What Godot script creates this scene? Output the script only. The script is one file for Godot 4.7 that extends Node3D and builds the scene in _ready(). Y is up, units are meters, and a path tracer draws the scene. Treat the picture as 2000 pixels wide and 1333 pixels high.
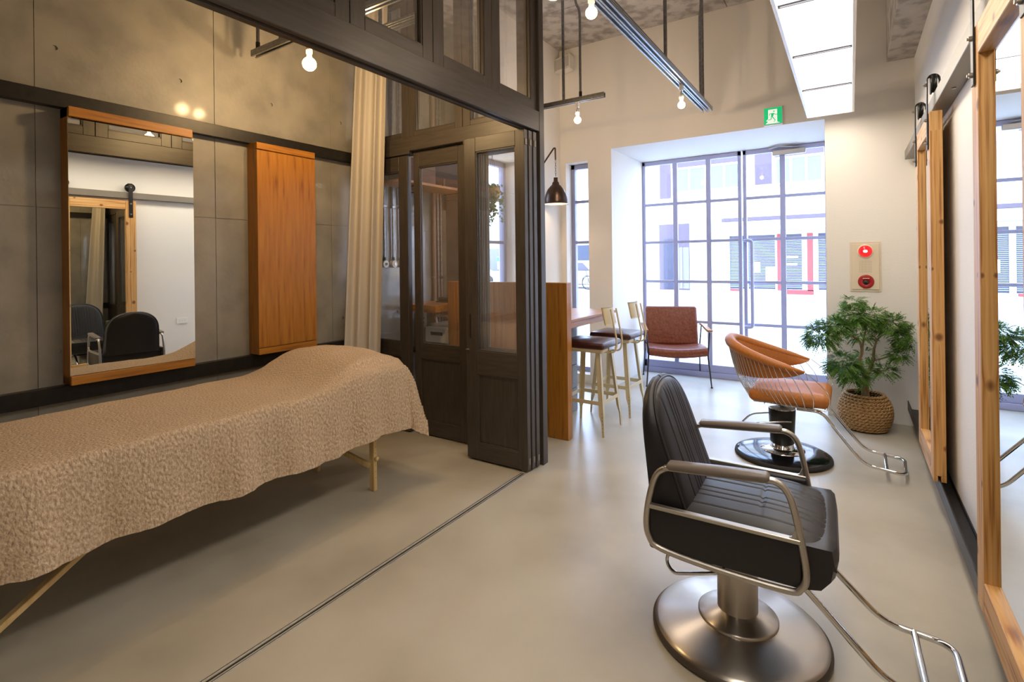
extends Node3D
# A salon with a treatment corner: depth runs along -z, x to the right, y up, metres.

var M := {}
var used := {}
var rng := RandomNumberGenerator.new()

# ---------------------------------------------------------------- mesh helpers
func S() -> SurfaceTool:
	var st := SurfaceTool.new()
	st.begin(Mesh.PRIMITIVE_TRIANGLES)
	return st

func tri(st: SurfaceTool, a: Vector3, b: Vector3, c: Vector3) -> void:
	st.add_vertex(a); st.add_vertex(c); st.add_vertex(b)

# a b c d counter-clockwise seen from outside
func quad(st: SurfaceTool, a: Vector3, b: Vector3, c: Vector3, d: Vector3) -> void:
	tri(st, a, b, c); tri(st, a, c, d)

# box with chamfered edges; c centre, s size
func box(st: SurfaceTool, c: Vector3, s: Vector3, bev := 0.003, basis := Basis.IDENTITY) -> void:
	st.set_smooth_group(-1)
	var h := s * 0.5
	bev = minf(bev, minf(h.x, minf(h.y, h.z)) * 0.8)
	var v := {}
	for x in [-1, 1]:
		for y in [-1, 1]:
			for z in [-1, 1]:
				var k := Vector3(x, y, z)
				var full := Vector3(x * h.x, y * h.y, z * h.z)
				v[[k, 0]] = c + basis * (full - Vector3(0, y * bev, z * bev))
				v[[k, 1]] = c + basis * (full - Vector3(x * bev, 0, z * bev))
				v[[k, 2]] = c + basis * (full - Vector3(x * bev, y * bev, 0))
	for ax in 3:
		for sg in [-1, 1]:
			var b := (ax + 1) % 3
			var d := (ax + 2) % 3
			var q := []
			for uv in [[-1, -1], [1, -1], [1, 1], [-1, 1]]:
				var k := Vector3.ZERO
				k[ax] = sg; k[b] = uv[0]; k[d] = uv[1]
				q.append(v[[k, ax]])
			if sg > 0: quad(st, q[0], q[1], q[2], q[3])
			else: quad(st, q[3], q[2], q[1], q[0])
	if bev <= 0.0:
		return
	for ax in 3:
		var b := (ax + 1) % 3
		var d := (ax + 2) % 3
		for sb in [-1, 1]:
			for sd in [-1, 1]:
				var k0 := Vector3.ZERO
				k0[ax] = -1; k0[b] = sb; k0[d] = sd
				var k1 := k0
				k1[ax] = 1
				var p: Vector3 = v[[k0, b]]
				var q: Vector3 = v[[k1, b]]
				var r: Vector3 = v[[k1, d]]
				var t: Vector3 = v[[k0, d]]
				_edge(st, p, q, r, t, c)
	for x in [-1, 1]:
		for y in [-1, 1]:
			for z in [-1, 1]:
				var k := Vector3(x, y, z)
				if x * y * z > 0: tri(st, v[[k, 0]], v[[k, 1]], v[[k, 2]])
				else: tri(st, v[[k, 0]], v[[k, 2]], v[[k, 1]])

func _edge(st: SurfaceTool, a: Vector3, b: Vector3, c: Vector3, d: Vector3, mid: Vector3) -> void:
	if (b - a).cross(c - a).dot((a + c) * 0.5 - mid) > 0: quad(st, a, b, c, d)
	else: quad(st, d, c, b, a)

func bx(st: SurfaceTool, x0: float, x1: float, y0: float, y1: float, z0: float, z1: float, bev := 0.003) -> void:
	box(st, Vector3(x0 + x1, y0 + y1, z0 + z1) * 0.5, Vector3(absf(x1 - x0), absf(y1 - y0), absf(z1 - z0)), bev)

# bar of rectangular section between two points
func bar(st: SurfaceTool, a: Vector3, b: Vector3, w: float, t: float, up := Vector3.UP, bev := 0.002) -> void:
	var d := (b - a).normalized()
	if absf(d.dot(up)) > 0.98: up = Vector3.RIGHT
	var s := d.cross(up).normalized()
	var u := s.cross(d)
	box(st, (a + b) * 0.5, Vector3((b - a).length(), t, w), bev, Basis(d, u, s))

# swept round tube; r a number or an array
func tube(st: SurfaceTool, pts: Array, r, n := 10, closed := false) -> void:
	var m := pts.size()
	var rings := []
	var last := Vector3.ZERO
	for i in m:
		var p: Vector3 = pts[i]
		var a: Vector3 = pts[(i - 1 + m) % m] if closed or i > 0 else p
		var b: Vector3 = pts[(i + 1) % m] if closed or i < m - 1 else p
		var d := (b - a).normalized()
		if last == Vector3.ZERO:
			last = d.cross(Vector3.UP)
			if last.length() < 0.1: last = d.cross(Vector3.RIGHT)
		last = (last - d * last.dot(d)).normalized()
		var o := d.cross(last)
		var rr: float = r[i] if r is Array else r
		var ring := []
		for k in n:
			var ang := TAU * k / n
			ring.append(p + (last * cos(ang) + o * sin(ang)) * rr)
		rings.append(ring)
	st.set_smooth_group(1)
	for i in (m if closed else m - 1):
		var A: Array = rings[i]
		var B: Array = rings[(i + 1) % m]
		for k in n:
			quad(st, A[k], A[(k + 1) % n], B[(k + 1) % n], B[k])
	if not closed:
		st.set_smooth_group(-1)
		for e in 2:
			var R: Array = rings[0 if e == 0 else m - 1]
			for k in range(1, n - 1):
				if e == 0: tri(st, R[0], R[k + 1], R[k])
				else: tri(st, R[0], R[k], R[k + 1])

# smooth curve through points
func curve(pts: Array, per := 6, closed := false) -> Array:
	var out := []
	var m := pts.size()
	for i in (m if closed else m - 1):
		var p0: Vector3 = pts[(i - 1 + m) % m] if closed or i > 0 else pts[0]
		var p1: Vector3 = pts[i]
		var p2: Vector3 = pts[(i + 1) % m]
		var p3: Vector3 = pts[(i + 2) % m] if closed or i + 2 < m else pts[m - 1]
		for k in per:
			out.append(p1.cubic_interpolate(p2, p0, p3, float(k) / per))
	if not closed: out.append(pts[m - 1])
	return out

# polyline with rounded corners
func bend(pts: Array, rad: float, per := 5) -> Array:
	var out := [pts[0]]
	for i in range(1, pts.size() - 1):
		var p: Vector3 = pts[i]
		var a: Vector3 = pts[i - 1]
		var b: Vector3 = pts[i + 1]
		var l := minf(rad, minf(p.distance_to(a), p.distance_to(b)) * 0.48)
		var q0 := p + (a - p).normalized() * l
		var q1 := p + (b - p).normalized() * l
		for k in per + 1:
			var t := float(k) / per
			out.append(q0.lerp(p, t).lerp(p.lerp(q1, t), t))
	out.append(pts[pts.size() - 1])
	return out

# profile of (radius, height) turned round y at c
func lathe(st: SurfaceTool, prof: Array, c := Vector3.ZERO, n := 32, sm := true) -> void:
	for i in prof.size() - 1:
		st.set_smooth_group(1 if sm else -1)
		for k in n:
			var a0 := TAU * k / n
			var a1 := TAU * (k + 1) / n
			var d0 := Vector3(cos(a0), 0, -sin(a0))
			var d1 := Vector3(cos(a1), 0, -sin(a1))
			var p: Vector2 = prof[i]
			var q: Vector2 = prof[i + 1]
			var A := c + d0 * p.x + Vector3(0, p.y, 0)
			var B := c + d1 * p.x + Vector3(0, p.y, 0)
			var C := c + d1 * q.x + Vector3(0, q.y, 0)
			var D := c + d0 * q.x + Vector3(0, q.y, 0)
			if p.x > 0.00001 and q.x > 0.00001: quad(st, A, B, C, D)
			elif q.x > 0.00001: tri(st, A, C, D)
			elif p.x > 0.00001: tri(st, A, B, C)

# the same with texture coordinates, for metal brushed in circles
func lathe_uv(st: SurfaceTool, prof: Array, n: int) -> void:
	st.set_smooth_group(1)
	for i in prof.size() - 1:
		for k in n:
			var q := []
			for c in [[i, k], [i, k + 1], [i + 1, k + 1], [i + 1, k]]:
				var p: Vector2 = prof[c[0]]
				var a: float = TAU * (c[1] % n) / n
				q.append([Vector3(cos(a) * p.x, p.y, -sin(a) * p.x), Vector2(float(c[1]) / n, float(c[0]) / prof.size())])
			for v in [q[0], q[2], q[1], q[0], q[3], q[2]]:
				st.set_uv(v[1])
				st.add_vertex(v[0])

# surface from f(u, v), u and v in 0..1
func grid(st: SurfaceTool, nu: int, nv: int, f: Callable, flip := false) -> void:
	st.set_smooth_group(1)
	var p := []
	for i in nu + 1:
		var row := []
		for j in nv + 1:
			row.append(f.call(float(i) / nu, float(j) / nv))
		p.append(row)
	for i in nu:
		for j in nv:
			if flip: quad(st, p[i][j], p[i][j + 1], p[i + 1][j + 1], p[i + 1][j])
			else: quad(st, p[i][j], p[i + 1][j], p[i + 1][j + 1], p[i][j + 1])

# box with round edges of radius r
func pillow(st: SurfaceTool, c: Vector3, s: Vector3, r: float, puff := 0.0, n := 24, basis := Basis.IDENTITY) -> void:
	var h := s * 0.5
	grid(st, n * 2, n, func(u: float, v: float) -> Vector3:
		var a := TAU * u
		var b := PI * (v - 0.5)
		var d := Vector3(cos(b) * cos(a), sin(b), -cos(b) * sin(a))
		var e := Vector3(signf(d.x) if absf(d.x) > 0.001 else 0.0, signf(d.y) if absf(d.y) > 0.001 else 0.0, signf(d.z) if absf(d.z) > 0.001 else 0.0)
		var p := Vector3(e.x * maxf(h.x - r, 0), e.y * maxf(h.y - r, 0), e.z * maxf(h.z - r, 0)) + d * r
		if puff != 0.0:
			p.y += signf(p.y) * puff * (1.0 - pow(p.x / h.x, 2)) * (1.0 - pow(p.z / h.z, 2))
		return c + basis * p)

# polygon in (a, b) extruded along the third axis; axes: columns of basis are a, b, n
func prism(st: SurfaceTool, poly: Array, depth: float, xf: Transform3D) -> void:
	st.set_smooth_group(-1)
	var pv := PackedVector2Array(poly)
	if Geometry2D.is_polygon_clockwise(pv): pv.reverse()
	var idx := Geometry2D.triangulate_polygon(pv)
	var P := func(q: Vector2, z: float) -> Vector3: return xf * Vector3(q.x, q.y, z)
	for i in range(0, idx.size(), 3):
		var a := pv[idx[i]]
		var b := pv[idx[i + 1]]
		var c := pv[idx[i + 2]]
		if (b - a).cross(c - a) < 0:
			var t := b
			b = c
			c = t
		tri(st, P.call(a, depth), P.call(b, depth), P.call(c, depth))
		tri(st, P.call(a, 0.0), P.call(c, 0.0), P.call(b, 0.0))
	for i in pv.size():
		var a := pv[i]
		var b := pv[(i + 1) % pv.size()]
		quad(st, P.call(a, 0.0), P.call(b, 0.0), P.call(b, depth), P.call(a, depth))

func ball(st: SurfaceTool, c: Vector3, r: Vector3, n := 12) -> void:
	grid(st, n * 2, n, func(u: float, v: float) -> Vector3:
		var a := TAU * u
		var b := PI * (v - 0.5)
		return c + Vector3(r.x * cos(b) * cos(a), r.y * sin(b), -r.z * cos(b) * sin(a)))

# ---------------------------------------------------------------- node helpers
func part(parent: Node, called: String, st: SurfaceTool, m: Material, label := "", kind := "") -> MeshInstance3D:
	st.generate_normals()
	var o := MeshInstance3D.new()
	o.name = called
	o.mesh = st.commit()
	o.material_override = m
	if label: o.set_meta("label", label)
	if kind: o.set_meta("kind", kind)
	parent.add_child(o, true)
	return o

func copy_part(parent: Node, called: String, src: MeshInstance3D, pos: Vector3, m: Material = null) -> MeshInstance3D:
	var o := MeshInstance3D.new()
	o.name = called
	o.mesh = src.mesh
	o.material_override = m if m else src.material_override
	o.position = pos
	parent.add_child(o, true)
	return o

func numbered(called: String) -> String:
	if not used.has(called):
		used[called] = 0
		return called
	used[called] += 1
	return "%s_%03d" % [called, used[called]]

func thing(called: String, label: String, category: String, at := Vector3.ZERO, turn := 0.0, group := "") -> Node3D:
	var o := Node3D.new()
	o.name = numbered(called)
	add_child(o)
	o.position = at
	o.rotation_degrees.y = turn
	o.set_meta("label", label)
	o.set_meta("category", category)
	if group: o.set_meta("group", group)
	return o

func struct(called: String, label: String, category: String, at := Vector3.ZERO, turn := 0.0) -> Node3D:
	var o := Node3D.new()
	o.name = called
	add_child(o)
	o.position = at
	o.rotation_degrees.y = turn
	o.set_meta("kind", "structure")
	o.set_meta("label", label)
	o.set_meta("category", category)
	return o

# ---------------------------------------------------------------- materials
func ntex(sd: int, freq: float, oct: int, cols: Array, offs: Array = [], size := 512, kind := FastNoiseLite.TYPE_SIMPLEX_SMOOTH) -> NoiseTexture2D:
	var n := FastNoiseLite.new()
	n.seed = sd
	n.noise_type = kind
	n.frequency = freq
	n.fractal_type = FastNoiseLite.FRACTAL_FBM if oct > 1 else FastNoiseLite.FRACTAL_NONE
	n.fractal_octaves = oct
	n.cellular_return_type = FastNoiseLite.RETURN_DISTANCE
	var t := NoiseTexture2D.new()
	t.width = size
	t.height = size
	t.seamless = true
	t.noise = n
	if cols.size():
		var g := Gradient.new()
		var pc := PackedColorArray()
		var po := PackedFloat32Array()
		for i in cols.size():
			pc.append(Color(cols[i]) if cols[i] is String else cols[i])
			po.append(offs[i] if offs.size() else float(i) / (cols.size() - 1))
		g.colors = pc
		g.offsets = po
		t.color_ramp = g
	return t

func mat(col, rough := 0.5, metal := 0.0, spec := 0.5) -> StandardMaterial3D:
	var m := StandardMaterial3D.new()
	m.albedo_color = Color(col) if col is String else col
	m.roughness = rough
	m.metallic = metal
	m.metallic_specular = spec
	return m

func tripl(m: StandardMaterial3D, sc: Vector3, world := false) -> StandardMaterial3D:
	m.uv1_triplanar = true
	m.uv1_world_triplanar = world
	m.uv1_scale = sc
	m.uv1_triplanar_sharpness = 6.0
	return m

func wood(sd: int, cols: Array, sc: Vector3, rough := 0.45) -> StandardMaterial3D:
	var m := mat("ffffff", rough)
	m.albedo_texture = ntex(sd, 0.012, 5, cols)
	return tripl(m, sc)

func bump(m: StandardMaterial3D, t: Texture2D, cm: float) -> StandardMaterial3D:
	m.heightmap_enabled = true
	m.heightmap_texture = t
	m.heightmap_scale = cm
	return m

# pine board: long grain bent round dark knots; the picture covers 0.14 m by 2 m
func knotty(cols: Array) -> Image:
	var img := Image.create(128, 1024, false, Image.FORMAT_RGB8)
	var n := FastNoiseLite.new()
	n.seed = 17
	n.frequency = 0.02
	n.fractal_octaves = 4
	var kn := [Vector3(0.03, 0.16, 0.012), Vector3(0.10, 0.47, 0.008), Vector3(0.06, 0.71, 0.006), Vector3(0.085, 1.06, 0.013), Vector3(0.03, 1.38, 0.007), Vector3(0.11, 1.63, 0.01), Vector3(0.05, 1.86, 0.006)]
	var dark := Color("5c3414")
	for y in 1024:
		for x in 128:
			var p := Vector2(x / 128.0 * 0.14, y / 1024.0 * 2.0)
			var sh := 0.0
			var k := 0.0
			for q in kn:
				var d := Vector2((p.x - q.x), (p.y - q.y) * 0.8)
				var l: float = d.length() / q.z
				sh += signf(d.x) * q.z * exp(-l * 0.6)
				k = maxf(k, clampf(1.6 - l, 0.0, 1.0))
			var g := 0.5 + 0.9 * n.get_noise_2d((p.x + sh) * 2600.0, p.y * 60.0)
			g = clampf(g, 0.0, 0.999) * (cols.size() - 1)
			var c := Color(cols[int(g)]).lerp(Color(cols[int(g) + 1]), g - int(g))
			img.set_pixel(x, y, c.lerp(dark, k * 0.75))
	return img

func glow(col: String, e: float) -> StandardMaterial3D:
	var m := mat("ffffff", 0.6)
	m.emission_enabled = true
	m.emission = Color(col)
	m.emission_energy_multiplier = e
	return m

func materials() -> void:
	var fine := ntex(5, 0.09, 4, ["000000", "ffffff"])
	var conc := mat("ffffff", 0.5)
	conc.albedo_texture = ntex(3, 0.008, 6, ["76716a", "848077", "8a857b", "938e83"], [0.0, 0.4, 0.6, 1.0])
	tripl(conc, Vector3(0.7, 0.7, 0.7), true)
	conc.clearcoat_enabled = true
	conc.clearcoat = 0.45
	conc.clearcoat_roughness = 0.07
	bump(conc, fine, 0.06)
	M.concrete = conc
	var dk: StandardMaterial3D = conc.duplicate()
	dk.albedo_color = Color("6d6862")
	M.concrete_hole = dk
	var cc := mat("ffffff", 0.85)
	cc.albedo_texture = ntex(21, 0.012, 6, ["857e76", "a39b93", "b7b0a8", "bfb8b0"], [0.0, 0.38, 0.55, 1.0])
	tripl(cc, Vector3(0.9, 0.9, 0.9), true)
	bump(cc, fine, 0.2)
	M.ceiling = cc
	var fl := mat("ffffff", 0.36)
	fl.albedo_texture = ntex(11, 0.006, 6, ["a39c8c", "b3ac9b", "b9b2a2", "c0baab"], [0.0, 0.42, 0.58, 1.0])
	tripl(fl, Vector3(0.35, 0.35, 0.35), true)
	fl.roughness = 0.3
	M.floor = fl
	var wl := mat("e6e1d8", 0.75)
	bump(wl, fine, 0.05)
	tripl(wl, Vector3(1.5, 1.5, 1.5), true)
	M.white = wl
	M.reveal = wl
	M.frame = mat("4b443d", 0.42)
	M.frame.albedo_texture = ntex(31, 0.012, 4, ["d2ccc4", "ffffff"])
	tripl(M.frame, Vector3(6, 0.6, 6))
	bump(M.frame, M.frame.albedo_texture, 0.03)
	M.frame_x = M.frame.duplicate()
	M.frame_x.uv1_scale = Vector3(0.6, 6, 6)
	var gl := mat(Color(1, 1, 1, 0.03), 0.0)
	gl.transparency = BaseMaterial3D.TRANSPARENCY_ALPHA
	M.glass = gl
	M.mirror = mat("e6e9e6", 0.0, 1.0)
	var teak := ["7c4a14", "a0681f", "a97024", "b27b2c"]
	M.teak_v = wood(41, teak, Vector3(5, 0.35, 5), 0.4)
	M.teak_z = wood(42, teak, Vector3(5, 5, 0.35), 0.4)
	M.teak_x = wood(43, teak, Vector3(0.35, 5, 5), 0.4)
	var pine := ["94602c", "c39153", "cf9f62", "d9ad74"]
	var knots := knotty(pine)
	M.pine_v = tripl(mat("ffffff", 0.5), Vector3(7, 0.5, 7))
	M.pine_v.albedo_texture = ImageTexture.create_from_image(knots)
	knots.rotate_90(CLOCKWISE)
	M.pine_z = tripl(mat("ffffff", 0.5), Vector3(7, 7, 0.5))
	M.pine_z.albedo_texture = ImageTexture.create_from_image(knots)
	M.birch = wood(55, ["b99a63", "cdb07a", "d6bb88"], Vector3(5, 0.5, 5), 0.45)
	M.black_steel = mat("2b2825", 0.42, 0.35)
	M.black_steel.albedo_texture = ntex(61, 0.02, 4, ["b0b0b0", "ffffff"])
	tripl(M.black_steel, Vector3(2, 2, 2))
	M.hot_steel = mat("7d766b", 0.45, 0.4)
	M.galv = mat("a9aaac", 0.32, 0.95)
	M.galv.albedo_texture = ntex(62, 0.03, 2, ["c8c8c8", "ffffff"], [], 256, FastNoiseLite.TYPE_CELLULAR)
	tripl(M.galv, Vector3(5, 5, 5))
	M.chrome = mat("d4d6d8", 0.06, 1.0)
	M.brushed = mat("bab3aa", 0.3, 1.0)
	M.brushed.anisotropy_enabled = true
	M.brushed.anisotropy = -0.75
	M.alu = mat("b4afa8", 0.34, 0.9)
	M.steel_dark = mat("4b4d55", 0.35, 0.8)
	M.vinyl = mat("17151a", 0.42)
	bump(M.vinyl, ntex(71, 0.12, 3, ["000000", "ffffff"]), 0.03)
	tripl(M.vinyl, Vector3(6, 6, 6))
	M.pad = mat("6f665e", 0.35)
	M.tan = mat("b8722c", 0.45)
	M.tan.albedo_texture = ntex(72, 0.02, 4, ["e0d8d0", "ffffff"])
	bump(M.tan, ntex(73, 0.12, 3, ["000000", "ffffff"]), 0.02)
	tripl(M.tan, Vector3(6, 6, 6))
	M.leather = mat("8f4a2e", 0.4)
	M.leather.albedo_texture = ntex(74, 0.02, 4, ["b8b0a8", "ffffff"])
	bump(M.leather, ntex(75, 0.008, 4, ["000000", "ffffff"]), 0.3)
	tripl(M.leather, Vector3(3, 3, 3))
	M.seat = mat("43201a", 0.28)
	M.cream = mat("cfc09a", 0.4)
	M.plastic = mat("d8d4cb", 0.5)
	M.black_plastic = mat("141414", 0.35)
	M.black_gloss = mat("0d0d0f", 0.12)
	M.rubber = mat("1a1917", 0.7)
	var tw := mat("e3cdb2", 0.95)
	tw.albedo_texture = ntex(81, 0.05, 4, ["b9aca0", "ffffff"])
	bump(tw, ntex(82, 0.04, 4, ["000000", "ffffff"]), 0.8)
	tripl(tw, Vector3(4.2, 2.0, 3.0))
	tw.rim_enabled = true
	tw.rim = 0.5
	tw.rim_tint = 0.7
	M.towel = tw
	M.curtain = mat("c8c1b8", 0.9)
	bump(M.curtain, ntex(84, 0.2, 2, ["000000", "ffffff"]), 0.03)
	tripl(M.curtain, Vector3(5, 5, 5))
	M.block = mat("ffffff", 0.9)
	M.block.albedo_texture = ntex(86, 0.06, 4, ["80858a", "a4a8ac"])
	tripl(M.block, Vector3(2, 2, 2))
	bump(M.block, fine, 0.3)
	M.card = mat("9a7a3e", 0.8)
	M.door_steel = mat("a9add0", 0.4)
	M.window_steel = mat("8f95b4", 0.4)
	M.trunk = wood(91, ["6b5138", "8d7352", "a58a66"], Vector3(8, 3, 8), 0.8)
	var lf := mat("38702a", 0.5)
	lf.vertex_color_use_as_albedo = true
	lf.albedo_color = Color.WHITE
	lf.backlight_enabled = true
	lf.backlight = Color(0.35, 0.5, 0.2)
	M.leaf = lf
	M.straw = wood(93, ["6a4a26", "99754a", "b8935f", "c6a674"], Vector3(14, 14, 14), 0.75)
	M.soil = mat("2c2119", 0.95)
	M.bronze = mat("4a3a30", 0.32, 0.7)
	M.lamp_white = mat("efe7da", 0.4)
	M.red = mat("a41a1c", 0.3)
	M.ivory = mat("dccdb2", 0.45)
	M.porcelain = mat("e9e6e0", 0.25)
	M.street = mat("b9b7b2", 0.9)
	M.street.albedo_texture = ntex(95, 0.03, 4, ["d8d8d8", "ffffff"])
	tripl(M.street, Vector3(0.5, 0.5, 0.5), true)
	M.facade = mat("dedbd4", 0.85)
	M.facade2 = mat("c9c6c0", 0.85)
	M.brick = mat("574a52", 0.85)
	M.slate = mat("2c3648", 0.7)
	M.pebble = mat("ffffff", 0.9)
	M.pebble.albedo_texture = ntex(96, 0.1, 3, ["60636a", "9a9ca2"])
	tripl(M.pebble, Vector3(0.6, 0.6, 0.6), true)
	M.shop_dark = mat("141c38", 0.3)
	M.shop_red = mat("8f2f2c", 0.6)
	M.blind = mat("8f98b4", 0.7)
	M.car = mat("d5d8dc", 0.2)
	M.car_glass = mat("28324a", 0.08)

# ---------------------------------------------------------------- build
func _ready() -> void:
	rng.seed = 7
	# camera: 18 mm lens shifted downwards, rolled by two thirds of a degree
	var cam := Camera3D.new()
	cam.name = "camera"
	cam.projection = Camera3D.PROJECTION_FRUSTUM
	cam.keep_aspect = Camera3D.KEEP_HEIGHT
	cam.near = 0.05
	cam.far = 200.0
	cam.size = 0.05 * 1333.0 / 1008.0
	cam.frustum_offset = Vector2(0, -0.05 * (666.5 - 512.0) / 1008.0)
	cam.position = Vector3(0, 1.35, 0)
	cam.rotation = Vector3(0, deg_to_rad(33.2947), deg_to_rad(-0.678))
	add_child(cam)
	cam.current = true
	var env := Environment.new()
	env.background_mode = Environment.BG_SKY
	var sky := Sky.new()
	var sm := ProceduralSkyMaterial.new()
	sm.sky_top_color = Color("a3c2f4")
	sm.sky_horizon_color = Color("cfdff8")
	sm.ground_horizon_color = Color("c9c9c6")
	sm.ground_bottom_color = Color("a8a8a5")
	sm.sun_angle_max = 0.0
	sky.sky_material = sm
	env.sky = sky
	env.background_energy_multiplier = 17.0
	env.tonemap_mode = Environment.TONE_MAPPER_LINEAR
	env.tonemap_exposure = 1.0
	env.sdfgi_enabled = true
	env.ssao_enabled = true
	env.ssil_enabled = true
	var we := WorldEnvironment.new()
	we.name = "world_environment"
	we.environment = env
	add_child(we)

	materials()
	shell()
	partition()
	entrance()
	ceiling_light()
	rails_and_bulbs()
	left_wall_things()
	treatment_table()
	curtain()
	sliding_mirrors()
	black_chair()
	tan_chair()
	counter()
	stools()
	armchair()
	tree()
	wall_fittings()
	back_office()
	outside()

func lamp(parent: Node, called: String, pos: Vector3, col: String, e: float, size := 0.04) -> void:
	var l := OmniLight3D.new()
	l.name = called
	l.position = pos
	l.light_color = Color(col)
	l.light_energy = e
	l.light_size = size
	l.omni_range = 30.0
	l.omni_attenuation = 2.0
	l.shadow_enabled = true
	parent.add_child(l, true)

# ---------------------------------------------------------------- the room
const XL := -3.42
const XR := 0.438
const ZB := -5.2
const ZF := 2.6
const YC := 3.73

func shell() -> void:
	var o := struct("floor", "polished beige mortar floor of the salon", "floor")
	var st := S()
	bx(st, XL - 0.3, XR + 0.3, -0.2, 0.0, ZB, ZF + 0.3, 0.0)
	bx(st, -2.3, 0.0, -0.2, 0.0, -6.35, ZB, 0.0)
	part(o, "mortar_slab", st, M.floor)
	# steel guide let into the floor: two fine ribs standing a hair proud
	var t := struct("trim_1", "thin steel door track let into the mortar floor", "floor track")
	for x in [-1.772, -1.757, -1.742]:
		st = S()
		bx(st, x - 0.0035, x + 0.0035, -0.004, 0.0025, -2.78, ZF, 0.0008)
		part(t, "track_rib", st, M.galv if x != -1.757 else M.black_steel)
	# ceiling slabs with open shutter joints
	o = struct("ceiling", "bare grey concrete ceiling with board joints", "ceiling")
	st = S()
	bx(st, XL - 0.3, XR + 0.3, YC + 0.012, YC + 0.3, ZB - 0.3, ZF + 0.3, 0.0)
	part(o, "slab", st, M.ceiling)
	var xs := [XL, -2.742, -1.85, -0.95, -0.05, XR]
	var zs := [ZB, -4.35, -3.45, -2.55, -1.65, -0.75, 0.15, 1.05, 1.95, ZF]
	for i in xs.size() - 1:
		for j in zs.size() - 1:
			st = S()
			bx(st, xs[i] + 0.002, xs[i + 1] - 0.002, YC - rng.randf() * 0.003, YC + 0.02, zs[j] + 0.002, zs[j + 1] - 0.002, 0.004)
			part(o, "shutter_panel", st, M.ceiling)
	# left wall: fair-faced concrete cast in panels, with cone holes
	o = struct("wall_left", "fair-faced concrete wall with panel joints and tie holes", "wall")
	st = S()
	bx(st, XL - 0.35, XL - 0.006, 0.0, YC + 0.1, -4.1, ZF + 0.3, 0.0)
	part(o, "core", st, M.concrete)
	var pz := [ZF, 1.78, 0.9, 0.022, -0.856, -1.733, -2.62, -3.5, -4.1]
	var py := [0.0, 1.655, YC]
	for i in pz.size() - 1:
		for j in py.size() - 1:
			var w: float = pz[i] - pz[i + 1]
			var h: float = py[j + 1] - py[j]
			var b := CSGBox3D.new()
			b.name = "concrete_panel"
			b.size = Vector3(0.03, h - 0.003, w - 0.003)
			b.material = M.concrete
			b.position = Vector3(XL - 0.015 + rng.randf() * 0.002, py[j] + h * 0.5, pz[i] - w * 0.5)
			var spots := []
			for k in range(-6, 6):
				var hz := -0.937 - 0.593 * k
				if hz < pz[i] - 0.03 and hz > pz[i + 1] + 0.03:
					for hy in ([2.483, 3.25] if j == 1 else [0.917]):
						spots.append(Vector2(hy, hz))
			for hl in spots:
				var c := CSGCylinder3D.new()
				c.name = "tie_hole"
				c.operation = CSGShape3D.OPERATION_SUBTRACTION
				c.radius = 0.0125
				c.height = 0.02
				c.sides = 14
				c.rotation_degrees.z = 90
				c.position = Vector3(0.013, hl.x - b.position.y, hl.y - b.position.z)
				c.material = M.concrete_hole
				b.add_child(c, true)
			o.add_child(b, true)
	# right wall
	o = struct("wall_right", "plain white plaster wall behind the sliding mirrors", "wall")
	st = S()
	bx(st, XR, XR + 0.25, 0.0, YC + 0.1, ZB - 0.3, ZF + 0.3, 0.0)
	part(o, "plaster", st, M.white)
	o = struct("beam_right", "concrete downstand beam along the top of white wall", "beam")
	st = S()
	bx(st, 0.258, XR + 0.1, 2.942, YC + 0.05, ZB, ZF, 0.004)
	part(o, "concrete", st, M.ceiling)
	# back wall round the slit window and the entrance recess
	o = struct("wall_back", "white plaster wall around the glazed entrance recess", "wall")
	st = S()
	var B := -5.45
	bx(st, -3.3, -2.675, 0.0, YC + 0.1, B, ZB, 0.0)
	bx(st, -2.675, -2.404, 2.45, YC + 0.1, B, ZB, 0.0)
	bx(st, -2.675, -2.404, 0.0, 0.1, B, ZB, 0.0)
	bx(st, -2.404, -2.132, 0.0, YC + 0.1, B, ZB, 0.0)
	bx(st, -2.132, -0.178, 2.55, YC + 0.1, B, ZB, 0.0)
	bx(st, -0.178, XR + 0.3, 0.0, YC + 0.1, B, ZB, 0.0)
	part(o, "plaster", st, M.white)
	st = S()
	bx(st, -2.332, -2.132, 0.0, 2.75, -6.3, B, 0.0)
	bx(st, -0.178, 0.05, 0.0, 2.75, -6.3, B, 0.0)
	bx(st, -2.132, -0.178, 2.55, 2.75, -6.3, B, 0.0)
	part(o, "reveal", st, M.white)
	# side wall of the front corner with its deep window
	o = struct("wall_side", "white plaster side wall carrying the pendant lamp", "wall")
	st = S()
	bx(st, -3.19, -2.742, 2.41, YC + 0.1, ZB, -4.0, 0.0)
	bx(st, -3.19, -2.742, 0.0, 2.41, ZB, -4.6, 0.0)
	bx(st, -3.19, -2.742, 0.0, 0.55, -4.6, -4.0, 0.0)
	part(o, "plaster", st, M.white)
	st = S()
	bx(st, -3.6, -3.13, 0.0, YC + 0.1, -4.1, -3.998, 0.0)
	part(o, "concrete_return", st, M.concrete)
	# wall behind the photographer
	o = struct("wall_front", "white wall behind the camera", "wall")
	st = S()
	bx(st, XL - 0.35, XR + 0.3, 0.0, YC + 0.1, ZF, ZF + 0.25, 0.0)
	part(o, "plaster", st, M.white)

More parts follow.
